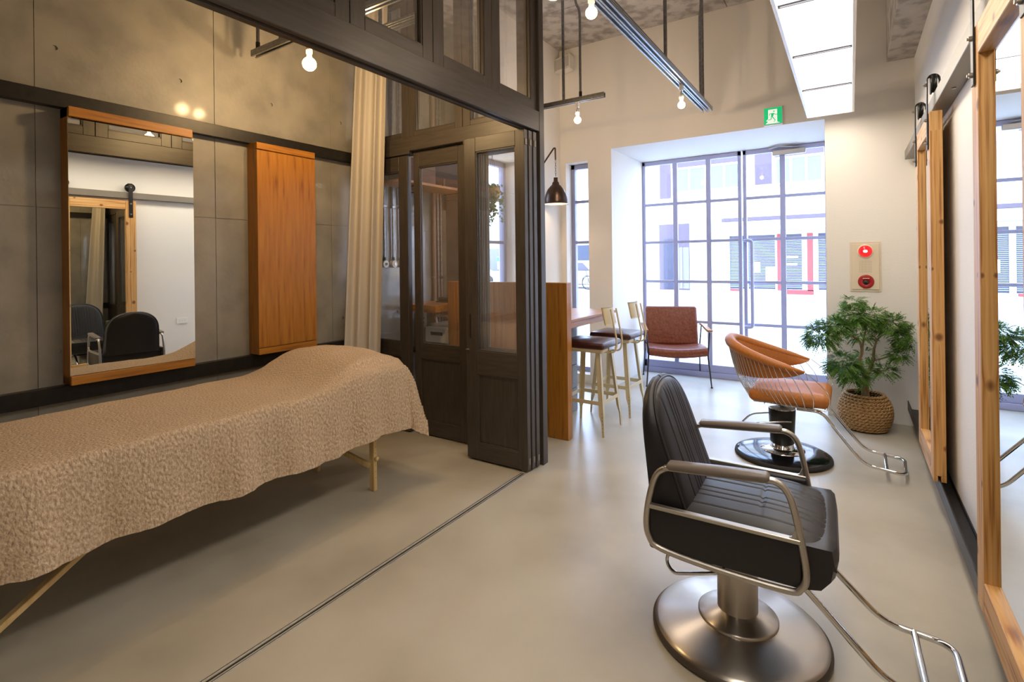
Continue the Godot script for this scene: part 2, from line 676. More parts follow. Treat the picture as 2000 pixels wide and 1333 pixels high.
# a glazed leaf in its own x-y plane, x from 0 to w
func leaf(o: Node3D, w: float, y0: float, y1: float, stile_l: float, stile_r: float, g0: float, g1: float, t := 0.035, p0 := -1.0, p1 := -1.0, m: Material = null) -> void:
	m = m if m else M.frame
	var st := S()
	bx(st, 0, stile_l, y0, y1, -t / 2, t / 2, 0.002)
	part(o, "stile", st, m)
	st = S()
	bx(st, w - stile_r, w, y0, y1, -t / 2, t / 2, 0.002)
	part(o, "stile", st, m)
	st = S()
	bx(st, stile_l, w - stile_r, g1, y1, -t / 2, t / 2, 0.002)
	part(o, "rail", st, M.frame_x)
	st = S()
	if p0 > 0:
		bx(st, stile_l, w - stile_r, p1, g0, -t / 2, t / 2, 0.002)
		part(o, "rail", st, M.frame_x)
		st = S()
		bx(st, stile_l, w - stile_r, y0, p0, -t / 2, t / 2, 0.002)
		part(o, "rail", st, M.frame_x)
		st = S()
		bx(st, stile_l, w - stile_r, p0, p1, -t * 0.2, t * 0.2, 0.0)
		part(o, "sunk_panel", st, m)
		st = S()
		for s in [-1, 1]:
			var z0: float = s * t * 0.2
			var z1: float = s * (t * 0.5 - 0.003)
			bx(st, stile_l, stile_l + 0.008, p0, p1, z0, z1, 0.002)
			bx(st, w - stile_r - 0.008, w - stile_r, p0, p1, z0, z1, 0.002)
			bx(st, stile_l, w - stile_r, p0, p0 + 0.008, z0, z1, 0.002)
			bx(st, stile_l, w - stile_r, p1 - 0.008, p1, z0, z1, 0.002)
		part(o, "panel_bead", st, m)
	else:
		bx(st, stile_l, w - stile_r, y0, g0, -t / 2, t / 2, 0.002)
		part(o, "rail", st, M.frame_x)
	st = S()
	for s in [-1, 1]:
		var z0: float = s * 0.004
		var z1: float = s * (t * 0.5 - 0.004)
		bx(st, stile_l, stile_l + 0.009, g0, g1, z0, z1, 0.002)
		bx(st, w - stile_r - 0.009, w - stile_r, g0, g1, z0, z1, 0.002)
		bx(st, stile_l, w - stile_r, g0, g0 + 0.009, z0, z1, 0.002)
		bx(st, stile_l, w - stile_r, g1 - 0.009, g1, z0, z1, 0.002)
	part(o, "glazing_bead", st, m)
	st = S()
	bx(st, stile_l, w - stile_r, g0, g1, -0.002, 0.002, 0.0)
	part(o, "pane", st, M.glass)

func partition() -> void:
	# transom over the wide opening, plane x = -1.757, local x runs towards -z
	var o := struct("wall_transom", "dark stained transom beam with glazed lights over the opening", "partition", Vector3(-1.757, 0, ZF), 90.0)
	var L := ZF + 3.02
	var st := S()
	bx(st, 0, L, 2.212, 2.344, 0.014, 0.042, 0.003)
	bx(st, 0, L, 2.212, 2.344, -0.042, -0.014, 0.003)
	bx(st, 0, L, 2.24, 2.344, -0.014, 0.014, 0.0)
	bx(st, 0, L, 2.206, 2.24, -0.003, 0.003, 0.001)
	part(o, "beam", st, M.frame_x)
	st = S()
	bx(st, 0, L, 3.52, YC, -0.042, 0.042, 0.003)
	part(o, "head", st, M.frame_x)
	st = S()
	bx(st, L - 0.06, L, 0.0, 3.52, -0.045, 0.045, 0.003)
	part(o, "corner_post", st, M.frame)
	var seams := [ZF, 2.125, 1.615, 1.105, 0.6, 0.09, -0.415, -0.92, -1.431, -1.943, -2.452, -2.962]
	for i in seams.size() - 1:
		var w: float = seams[i] - seams[i + 1] - 0.003
		var n := Node3D.new()
		n.name = "light"
		n.position = Vector3(ZF - seams[i] + 0.0015, 0, 0)
		o.add_child(n, true)
		leaf(n, w, 2.347, 3.517, 0.078, 0.072, 2.41, 3.43, 0.05)
	# cross wall at z = -3.0: lintel, lights above it, fixed light, sliding door
	o = struct("wall_cross", "dark stained cross partition with lintel and glazed top lights", "partition", Vector3(XL, 0, -3.0))
	var W := -1.757 - XL
	st = S()
	bx(st, 0, W, 2.235, 2.345, -0.042, 0.042, 0.003)
	bx(st, 0, 0.52, 2.213, 2.24, -0.042, 0.042, 0.002)
	bx(st, 1.06, W, 2.213, 2.24, -0.042, 0.042, 0.002)
	part(o, "lintel", st, M.frame_x)
	st = S()
	bx(st, 0, W, 3.52, YC, -0.042, 0.042, 0.003)
	part(o, "head", st, M.frame_x)
	var sx := [0.0, 0.5, 1.045, 1.6]
	for i in 3:
		var n := Node3D.new()
		n.name = "light"
		n.position = Vector3(sx[i] + 0.0015, 0, 0)
		o.add_child(n, true)
		leaf(n, sx[i + 1] - sx[i] - 0.003, 2.347, 3.517, 0.07, 0.07, 2.385, 3.43, 0.05)
	o = struct("window_3", "fixed dark framed light beside the curtain", "window", Vector3(XL, 0, -3.0))
	leaf(o, 0.478, 0.01, 2.211, 0.09, 0.095, 0.715, 2.092, 0.045, 0.12, 0.6)
	o = struct("door_2", "dark framed sliding glass door with a sunk lower panel", "door", Vector3(-2.898, 0, -3.02))
	leaf(o, 0.528, 0.01, 2.23, 0.055, 0.075, 0.712, 2.108, 0.038, 0.119, 0.598)
	# folded stack of three leaves parked on the floor track
	var names := ["front leaf of the folded door stack, pull slot in its stile", "middle leaf of the folded dark door stack", "rear leaf of the folded dark door stack"]
	for i in 3:
		o = struct("door_%d" % (3 + i), names[i], "door", Vector3(-2.218 + i * 0.006, 0, -2.812 - i * 0.047))
		leaf(o, 0.487, 0.014, 2.198, 0.095, 0.07, 0.75, 2.1, 0.04, 0.122, 0.592)
		if i == 0:
			st = S()
			bx(st, 0.03, 0.045, 0.83, 1.0, 0.012, 0.0215, 0.002)
			part(o, "finger_pull", st, M.black_plastic)
			st = S()
			tube(st, [Vector3(0.018, 0.755, 0.018), Vector3(0.018, 0.755, 0.034)], 0.006, 10)
			tube(st, [Vector3(0.006, 0.755, 0.032), Vector3(0.036, 0.755, 0.032)], 0.004, 8)
			part(o, "latch", st, M.hot_steel)
		st = S()
		bx(st, 0.487, 0.491, 0.05, 0.09, -0.012, 0.012, 0.001)
		bx(st, 0.487, 0.491, 2.1, 2.14, -0.012, 0.012, 0.001)
		part(o, "hinge_plate", st, M.hot_steel)
		st = S()
		tube(st, [Vector3(0.44, 0.014, 0), Vector3(0.44, 0.002, 0)], 0.008, 8)
		tube(st, [Vector3(0.44, 2.198, 0), Vector3(0.44, 2.212, 0)], 0.008, 8)
		part(o, "pivot", st, M.hot_steel)

func entrance() -> void:
	var o := struct("door_1", "pale grey steel glazed entrance door with square panes and pull bar", "door", Vector3(0, 0, -6.2))
	var xs := [-2.131, -1.738, -1.36, -0.99, -0.602, -0.2]
	var ys := [0.1, 0.627, 1.095, 1.565, 2.022, 2.523]
	var st := S()
	bx(st, -2.132, -0.178, 0.0, 0.06, -0.06, 0.05, 0.003)
	part(o, "threshold", st, M.door_steel)
	for d in [[0, 3, -2.131, -1.01], [3, 5, -0.992, -0.182]]:
		var f := Node3D.new()
		f.name = "sash" if d[0] == 0 else "door_leaf"
		o.add_child(f, true)
		st = S()
		bx(st, d[2], d[2] + 0.035, 0.06, 2.548, -0.022, 0.022, 0.003)
		bx(st, d[3] - 0.035, d[3], 0.06, 2.548, -0.022, 0.022, 0.003)
		bx(st, d[2], d[3], 0.06, 0.145, -0.022, 0.022, 0.003)
		bx(st, d[2], d[3], 2.5, 2.548, -0.022, 0.022, 0.003)
		part(f, "frame", st, M.door_steel)
		for i in range(d[0] + 1, d[1]):
			st = S()
			bx(st, xs[i] - 0.026, xs[i] + 0.026, 0.14, 2.505, -0.016, 0.016, 0.003)
			part(f, "mullion", st, M.door_steel)
		for y in [ys[1], ys[2], ys[3], ys[4]]:
			st = S()
			bx(st, d[2] + 0.03, d[3] - 0.03, y - 0.016, y + 0.016, -0.013, 0.013, 0.003)
			part(f, "glazing_bar", st, M.door_steel)
		for i in range(d[0], d[1]):
			for j in 5:
				st = S()
				bx(st, maxf(xs[i], d[2]) + 0.012, minf(xs[i + 1], d[3]) - 0.012, ys[j] + 0.005, ys[j + 1] - 0.005, -0.003, 0.003, 0.0)
				part(f, "pane", st, M.glass)
		if d[0] == 3:
			st = S()
			tube(st, bend([Vector3(-0.972, 1.555, 0.02), Vector3(-0.972, 1.555, 0.075), Vector3(-0.9, 1.555, 0.075), Vector3(-0.9, 0.605, 0.075), Vector3(-0.972, 0.605, 0.075), Vector3(-0.972, 0.605, 0.02)], 0.05), 0.018, 12)
			part(f, "pull_bar", st, M.door_steel)
			st = S()
			bx(st, -0.69, -0.38, 2.45, 2.505, 0.022, 0.075, 0.006)
			part(f, "door_closer", st, M.alu)
			st = S()
			bar(st, Vector3(-0.44, 2.515, 0.06), Vector3(-0.62, 2.525, 0.16), 0.022, 0.008)
			bar(st, Vector3(-0.62, 2.525, 0.16), Vector3(-0.72, 2.53, 0.05), 0.022, 0.008)
			part(f, "closer_arm", st, M.alu)
	# narrow window in the back wall
	o = struct("window_1", "narrow dark steel window beyond the counter", "window", Vector3(0, 0, -5.36))
	window_bars(o, -2.675, -2.404, 0.1, 2.45, [1.563, 2.025], true)
	o = struct("window_2", "side window behind the hanging ivy", "window", Vector3(-3.12, 0, 0))
	window_bars(o, -4.6, -4.08, 0.55, 2.41, [1.558, 2.004], false)

func window_bars(o: Node3D, a0: float, a1: float, y0: float, y1: float, bars: Array, along_x: bool) -> void:
	var B := func(st: SurfaceTool, p0: float, p1: float, q0: float, q1: float, t: float) -> void:
		if along_x: bx(st, p0, p1, q0, q1, -t, t, 0.003 if t > 0.01 else 0.0)
		else: bx(st, -t, t, q0, q1, p0, p1, 0.003 if t > 0.01 else 0.0)
	var st := S()
	B.call(st, a0, a0 + 0.045, y0, y1, 0.03)
	B.call(st, a1 - 0.045, a1, y0, y1, 0.03)
	B.call(st, a0, a1, y0, y0 + 0.055, 0.03)
	B.call(st, a0, a1, y1 - 0.055, y1, 0.03)
	part(o, "window_frame", st, M.window_steel)
	var e := [y0 + 0.05] + bars + [y1 - 0.05]
	for y in bars:
		st = S()
		B.call(st, a0 + 0.04, a1 - 0.04, y - 0.016, y + 0.016, 0.022)
		part(o, "glazing_bar", st, M.window_steel)
	for i in e.size() - 1:
		st = S()
		B.call(st, a0 + 0.04, a1 - 0.04, e[i], e[i + 1], 0.003)
		part(o, "pane", st, M.glass)

func ceiling_light() -> void:
	var o := thing("ceiling_light", "long suspended light box with glowing frosted panels above the chairs", "ceiling light", Vector3(-0.132, 2.535, -5.028))
	var n := 8
	var pitch := 0.745
	var L := n * pitch
	var st := S()
	for e in [-1, 1]:
		st = S()
		bx(st, e * 0.15, e * 0.167, 0.0, 0.13, 0.0, L, 0.002)
		part(o, "side_panel", st, M.porcelain)
	for z in [0.0, L - 0.012]:
		st = S()
		bx(st, -0.15, 0.15, 0.0, 0.13, z, z + 0.012, 0.002)
		part(o, "end_panel", st, M.porcelain)
	st = S()
	bx(st, -0.167, 0.167, 0.128, 0.14, 0.0, L, 0.002)
	part(o, "top_panel", st, M.porcelain)
	var g := glow("fff8ee", 1.25)
	for i in n:
		st = S()
		bx(st, -0.149, 0.149, 0.03, 0.036, i * pitch + 0.013, (i + 1) * pitch - 0.006, 0.001)
		part(o, "frosted_panel_light", st, g)
		if i:
			st = S()
			bx(st, -0.15, 0.15, 0.02, 0.036, i * pitch - 0.003, i * pitch + 0.003, 0.001)
			part(o, "crossbar", st, M.steel_dark)
		if i % 2 == 1:
			for x in [-0.1, 0.1]:
				st = S()
				tube(st, [Vector3(x, 0.14, i * pitch), Vector3(x, YC - 2.535, i * pitch)], 0.006, 8)
				part(o, "hanger_rod", st, M.galv)
	var l := AreaLight3D.new()
	l.name = "light_box_glow"
	l.area_size = Vector2(0.285, L - 0.05)
	l.light_color = Color("fff2e0")
	l.light_energy = 5.2
	l.area_range = 30.0
	l.shadow_enabled = true
	l.position = Vector3(0, 0.027, L / 2)
	l.rotation_degrees = Vector3(-90, 0, 0)
	o.add_child(l)

# strut channel with hanger pipes; along x or z
func strut(o: Node3D, a: Vector3, b: Vector3) -> void:
	var d := (b - a).normalized()
	var s := d.cross(Vector3.UP)
	var prof := [Vector2(-0.02, 0.04), Vector2(-0.02, 0), Vector2(-0.009, 0), Vector2(-0.009, 0.004), Vector2(-0.016, 0.004), Vector2(-0.016, 0.036), Vector2(0.016, 0.036), Vector2(0.016, 0.004), Vector2(0.009, 0.004), Vector2(0.009, 0), Vector2(0.02, 0), Vector2(0.02, 0.04)]
	var st := S()
	prism(st, prof, (b - a).length(), Transform3D(Basis(s, Vector3.UP, d), a))
	# side swage lines
	for k in [0.012, 0.026]:
		for e in [-1, 1]:
			bar(st, a + s * 0.0205 * e + Vector3.UP * k, b + s * 0.0205 * e + Vector3.UP * k, 0.0025, 0.004)
	part(o, "channel", st, M.galv)

func hanger(o: Node3D, p: Vector3, double := false, axis := Vector3.BACK, straight := true) -> void:
	var st := S()
	var top := YC - 2.7 - p.y
	if straight:
		tube(st, [p, p + Vector3(0, top, 0)], 0.0125, 12)
		part(o, "hanger_pipe", st, M.galv)
	if double:
		st = S()
		var q := p + axis * 0.09
		tube(st, curve([q + Vector3(0, 0.03, 0), q + Vector3(0, 0.35, 0), q + Vector3(0, 0.7, 0), q - axis * 0.03 + Vector3(0, 0.8, 0), q - axis * 0.08 + Vector3(0, top, 0)], 6), 0.0105, 12)
		part(o, "conduit", st, M.galv)
		st = S()
		tube(st, [q + Vector3(0, -0.002, 0), q + Vector3(0, 0.045, 0)], 0.0135, 10)
		part(o, "bushing", st, M.black_plastic)

func bulb(pos: Vector3, r: float, label: String, e: float, top: float, tint := "ffe6cc", glowing := 14.0) -> void:
	var o := thing("light_bulb", label, "light bulb", pos, 0.0, "bare bulbs on the steel channels")
	var st := S()
	var pr := []
	for i in 13:
		var a := -PI / 2 + PI * 0.86 * i / 12.0
		pr.append(Vector2(maxf(cos(a), 0.0) * r, sin(a) * r))
	pr.append(Vector2(0.013, r * 1.18))
	pr[0] = Vector2(0, -r)
	lathe(st, pr, Vector3.ZERO, 24)
	part(o, "bulb_glass", st, glow("ffd9a0", glowing))
	st = S()
	lathe(st, [Vector2(0, r * 1.1), Vector2(0.0135, r * 1.1), Vector2(0.0135, r * 1.1 + 0.016), Vector2(0.018, r * 1.1 + 0.018), Vector2(0.018, r * 1.1 + 0.055), Vector2(0.006, r * 1.1 + 0.062)], Vector3.ZERO, 16)
	part(o, "socket", st, M.porcelain)
	st = S()
	tube(st, [Vector3(0, r * 1.1 + 0.06, 0), Vector3(0, top - pos.y - 0.045, 0)], 0.005, 8)
	part(o, "stem", st, M.alu)
	st = S()
	bx(st, -0.014, 0.014, top - pos.y - 0.045, top - pos.y + 0.003, -0.014, 0.014, 0.003)
	part(o, "track_adapter", st, M.porcelain)
	lamp(o, "bulb_light", Vector3.ZERO, tint, e, r * 0.8)

func rails_and_bulbs() -> void:
	var g := "galvanised steel channels under the ceiling"
	var o := thing("steel_channel", "long galvanised channel running towards the entrance on hanger pipes", "light rail", Vector3(-1.08, 2.7, 0), 0.0, g)
	strut(o, Vector3(-0.0225, 0, -4.93), Vector3(-0.0225, 0, 1.6))
	strut(o, Vector3(0.0225, 0, -4.93), Vector3(0.0225, 0, 1.6))
	hanger(o, Vector3(0, 0.04, -3.65))
	hanger(o, Vector3(0, 0.04, -4.75), true)
	hanger(o, Vector3(0, 0.04, -1.5))
	hanger(o, Vector3(0, 0.04, 0.9))
	o = thing("steel_channel", "short galvanised channel across the room beside the folded doors", "light rail", Vector3(0, 2.7, -3.98), 0.0, g)
	strut(o, Vector3(-3.3, 0, 0), Vector3(-1.683, 0, 0))
	hanger(o, Vector3(-2.06, 0.04, 0))
	hanger(o, Vector3(-1.99, 0.04, 0), true, Vector3.RIGHT, false)
	hanger(o, Vector3(-3.0, 0.04, 0))
	o = thing("steel_channel", "galvanised channel ending at the concrete wall above the bed", "light rail", Vector3(0, 2.7, -1.89), 0.0, g)
	strut(o, Vector3(-3.23, 0, 0), Vector3(-1.86, 0, 0))
	hanger(o, Vector3(-2.93, 0.04, 0))
	hanger(o, Vector3(-3.27, 0.04, 0), true, Vector3.RIGHT, false)
	hanger(o, Vector3(-2.0, 0.04, 0))
	o = thing("steel_channel", "galvanised channel seen through the transom glass", "light rail", Vector3(0, 2.7, -2.12), 0.0, g)
	strut(o, Vector3(-2.7, 0, 0), Vector3(-1.86, 0, 0))
	hanger(o, Vector3(-2.3, 0.04, 0))
	bulb(Vector3(-2.65, 2.528, -1.89), 0.04, "round glowing bulb hanging before the concrete wall", 0.68, 2.7, "ffd59a")
	bulb(Vector3(-2.42, 2.585, -2.12), 0.03, "bulb over the bed hidden behind the transom beam", 0.47, 2.7, "ffd59a")
	bulb(Vector3(-1.93, 2.55, -3.98), 0.03, "glaring bulb under the short cross channel", 0.42, 2.7)
	bulb(Vector3(-1.08, 2.545, -4.05), 0.028, "small bulb near the end of the long channel", 0.12, 2.7)
	bulb(Vector3(-1.08, 2.6, -2.4), 0.03, "bulb at the top edge beside the long channel", 0.07, 2.7)
	bulb(Vector3(-1.08, 2.545, -2.0), 0.045, "large bulb on the long channel, seen in the wall mirror", 0.08, 2.7)

# ---------------------------------------------------------------- left wall
func left_wall_things() -> void:
	var o := thing("wall_rail", "black steel rail along concrete wall above the mirror", "rail", Vector3(XL, 0, 0), 0.0, "black wall rails")
	var st := S()
	bx(st, 0.0, 0.05, 2.17, 2.248, -2.98, ZF, 0.002)
	part(o, "flat_bar", st, M.black_steel)
	o = thing("wall_rail", "black steel rail along concrete wall below the mirror", "rail", Vector3(XL, 0, 0), 0.0, "black wall rails")
	st = S()
	bx(st, 0.0, 0.05, 0.66, 0.742, -2.98, ZF, 0.002)
	part(o, "flat_bar", st, M.black_steel)
	# mirror box
	o = thing("wall_mirror", "tall wall mirror in a deep teak box frame over the bed", "mirror", Vector3(XL, 0, -0.955))
	var z1 := -0.59
	st = S()
	bx(st, 0.0, 0.1, 0.748, 2.168, -0.018, 0.0, 0.002)
	part(o, "side_board", st, M.teak_v)
	st = S()
	bx(st, 0.0, 0.1, 0.748, 2.168, z1, z1 + 0.018, 0.002)
	part(o, "side_board", st, M.teak_v)
	st = S()
	bx(st, 0.0, 0.12, 2.118, 2.168, z1, 0.0, 0.002)
	part(o, "top_board", st, M.teak_z)
	st = S()
	bx(st, 0.0, 0.12, 0.748, 0.793, z1, 0.0, 0.002)
	part(o, "bottom_board", st, M.teak_z)
	st = S()
	box(st, Vector3(0.108, 1.4535, z1 * 0.5), Vector3(0.012, 1.317, 0.588), 0.001, Basis(Vector3.UP, deg_to_rad(-2.3)))
	part(o, "mirror_glass", st, M.mirror)
	# cabinet
	o = thing("wall_cabinet", "slim teak wall cabinet with plain door on concrete wall", "cabinet", Vector3(XL, 0, -1.945))
	z1 = -0.447
	st = S()
	bx(st, 0.0, 0.1, 0.748, 2.172, z1, 0.0, 0.002)
	part(o, "body", st, M.teak_v)
	st = S()
	bx(st, 0.1, 0.12, 2.128, 2.172, z1, 0.0, 0.002)
	part(o, "top_board", st, M.teak_z)
	st = S()
	bx(st, 0.1, 0.12, 0.748, 0.79, z1, 0.0, 0.002)
	part(o, "bottom_board", st, M.teak_z)
	st = S()
	bx(st, 0.102, 0.12, 0.794, 2.121, z1, 0.0, 0.002)
	part(o, "door", st, M.teak_v)

func treatment_table() -> void:
	var o := thing("massage_table", "pale wooden folding massage table under the towelling cover", "table", Vector3(-2.68, 0, -1.33))
	var st := S()
	bx(st, -0.36, 0.36, 0.6, 0.66, -0.93, 1.08, 0.02)
	part(o, "padded_top", st, M.vinyl)
	st = S()
	for s in [-1, 1]:
		bx(st, s * 0.30 - 0.012, s * 0.30 + 0.012, 0.53, 0.6, -0.88, 1.03, 0.002)
		bx(st, -0.3, 0.3, 0.53, 0.6, 0.075 + s * 0.955 - 0.012, 0.075 + s * 0.955 + 0.012, 0.002)
	part(o, "rim_frame", st, M.birch)
	for sx in [-1, 1]:
		for sz in [-1, 1]:
			st = S()
			var x: float = 0.29 if sx > 0 else -0.245
			var z: float = -0.777 if sz < 0 else 0.95
			bx(st, x - 0.022, x + 0.022, 0.0, 0.55, z - 0.013, z + 0.013, 0.004)
			var lg := part(o, "leg", st, M.birch)
			st = S()
			for k in 9:
				tube(st, [Vector3(x + 0.021, 0.08 + k * 0.036, z), Vector3(x + 0.0228, 0.08 + k * 0.036, z)], 0.0022, 6)
			part(lg, "peg_holes", st, M.black_plastic, "", "stuff")
			st = S()
			lathe(st, [Vector2(0, 0), Vector2(0.012, 0), Vector2(0.014, 0.008), Vector2(0.012, 0.018), Vector2(0, 0.02)])
			var kn := part(lg, "knob", st, M.birch)
			kn.rotation_degrees.z = -90
			kn.position = Vector3(x + 0.022, 0.193, z)
	for sz in [-1.0, 1.23]:
		st = S()
		bar(st, Vector3(0.28, 0.15, sz * 0.76), Vector3(0.02, 0.235, sz * 0.7), 0.02, 0.03)
		part(o, "brace", st, M.birch)
		st = S()
		bar(st, Vector3(-0.235, 0.15, sz * 0.76), Vector3(0.02, 0.235, sz * 0.7), 0.02, 0.03)
		part(o, "brace", st, M.birch)
		st = S()
		tube(st, [Vector3(0.02, 0.235, sz * 0.7), Vector3(0.0, 0.53, sz * 0.5)], 0.004, 6)
		part(o, "tension_cable", st, M.black_plastic)
	# diagonal stay of the near half
	st = S()
	bar(st, Vector3(0.29, 0.06, 0.97), Vector3(0.29, 0.5, 0.305), 0.02, 0.034, Vector3.RIGHT)
	part(o, "diagonal_stay", st, M.birch)
	# towelling blanket
	var c := thing("towel_blanket", "brown towelling blanket draped over the massage table", "blanket", Vector3(-2.68, 0, -1.33))
	var hx := 0.365
	var hz := 0.95
	var y0 := 0.685
	var nz := FastNoiseLite.new()
	nz.seed = 4
	nz.frequency = 1.0
	st = S()
	var drop_x := 0.36
	var drop_z := 0.26
	grid(st, 96, 200, func(u: float, v: float) -> Vector3:
		var a := lerpf(-hx - 0.2, hx + drop_x, u)
		var b := lerpf(-hz - drop_z, 1.25, v)
		var ax := clampf(a, -hx, hx)
		var bz := clampf(b, -hz, 1.1)
		var ox := a - ax
		var oz := b - bz
		var m := sqrt(ox * ox + oz * oz)
		var p := Vector3(ax, y0, bz)
		# pillow under the far end
		var py := (bz + 0.74) / 0.27
		var px := ax / 0.36
		var lump := 0.15 * exp(-pow(absf(py), 3.0)) * (1.0 - 0.25 * px * px)
		lump *= clampf((0.42 - absf(ax)) / 0.1, 0.0, 1.0)
		p.y += lump * (1.0 - clampf(m / 0.12, 0.0, 1.0) * 0.0)
		p.y += 0.006 * nz.get_noise_2d(a * 5.0, b * 4.0)
		if m > 0.0001:
			var big := maxf(absf(ox), absf(oz))
			var small := minf(absf(ox), absf(oz))
			var d := big + 0.25 * small
			var out := 0.035 * (1.0 - exp(-d / 0.03)) + 0.08 * d
			# the corner flares out
			var dir := Vector3(ox, 0, oz) / m
			out += 0.35 * small
			var s := b * 7.0 if absf(ox) > absf(oz) else a * 7.0
			var wave := 0.035 * nz.get_noise_1d(s * 0.6 + 10.0) + 0.014 * sin(s * 2.6)
			out += wave * clampf(d / 0.3, 0.0, 1.0)
			p += dir * out
			p.y -= maxf(d - 0.02, 0.0) + lump * clampf(d / 0.3, 0.0, 1.0) * 0.85
			p.y += 0.02 * nz.get_noise_1d(s * 0.3 + 40.0) * clampf(d / 0.3, 0.0, 1.0)
			if d < 0.05: p.y += 0.0
		return p)
	part(c, "cloth", st, M.towel)
	# storage carton in the corner behind the table
	o = thing("storage_box", "low brown carton on the floor behind the table leg", "box", Vector3(-3.22, 0, -2.74), 8.0)
	st = S()
	bx(st, -0.16, 0.16, 0.0, 0.17, -0.13, 0.13, 0.003)
	part(o, "carton", st, M.card)
	st = S()
	bx(st, -0.163, 0.163, 0.15, 0.175, -0.133, 0.133, 0.003)
	part(o, "lid", st, M.card)

func curtain() -> void:
	var o := thing("curtain", "beige linen curtain gathered in the concrete corner", "curtain", Vector3(0, 0, 0))
	var st := S()
	var top := 3.45
	var bot := 0.36
	var nf := 6.0
	var f := func(u: float, v: float, off: float) -> Vector3:
		var y := lerpf(bot, top, v)
		var k := 1.0 - v
		var a := Vector3(-3.36, y, lerpf(-2.86, -2.66, k))
		var b := Vector3(-3.07, y, -2.91)
		b = b.lerp(Vector3(-3.13, y, -2.83), k)
		var p := a.lerp(b, u)
		var n := Vector3(0.55, 0, 0.83)
		var amp := 0.028 + 0.012 * sin(u * 9.0 + 1.0)
		p += n * (amp * sin(u * TAU * nf * 0.5 + 0.6 + 0.5 * sin(v * 2.0)) + off)
		p += Vector3(0.4, 0, -0.3) * 0.012 * cos(u * TAU * nf * 0.5)
		return p
	grid(st, 90, 40, func(u, v): return f.call(u, v, 0.0))
	grid(st, 90, 40, func(u, v): return f.call(u, v, -0.004), true)
	part(o, "cloth", st, M.curtain)
	st = S()
	tube(st, [Vector3(-3.4, 3.47, -2.82), Vector3(-1.9, 3.47, -2.9)], 0.012, 10)
	part(o, "curtain_rod", st, M.black_steel)

# ---------------------------------------------------------------- right wall
func sliding_mirrors() -> void:
	var o := thing("sliding_rail", "steel hanging rail for the sliding mirrors on white wall", "rail", Vector3(XR, 0, 0))
	var st := S()
	bx(st, -0.072, 0.0, 2.127, 2.197, -5.15, ZF, 0.002)
	part(o, "flat_bar", st, M.hot_steel)
	st = S()
	for z in [-3.1, -2.4]:
		st = S()
		tube(st, [Vector3(-0.035, 2.127, z), Vector3(-0.035, 2.122, z)], 0.009, 10)
		part(o, "bolt_head", st, M.alu)
	o = thing("guide_channel", "dark steel guide channel along white wall above the floor", "rail", Vector3(XR, 0, 0))
	st = S()
	bx(st, -0.07, 0.0, 0.14, 0.145, -5.15, ZF, 0.001)
	bx(st, -0.005, 0.0, 0.145, 0.165, -5.15, ZF, 0.001)
	part(o, "shelf_flange", st, M.black_steel)
	st = S()
	bx(st, -0.073, -0.066, 0.14, 0.21, -5.15, ZF, 0.001)
	part(o, "guide_fin", st, M.black_steel)
	for z in [-2.45, -2.3, -3.9]:
		st = S()
		tube(st, [Vector3(-0.005, 0.157, z), Vector3(-0.009, 0.157, z)], 0.006, 10)
		part(o, "screw_head", st, M.alu)
	sliding_mirror(-3.405, 0.69, "narrow pine framed sliding mirror beside the potted tree")
	sliding_mirror(-1.61, 0.69, "large pine framed sliding mirror nearest the camera")

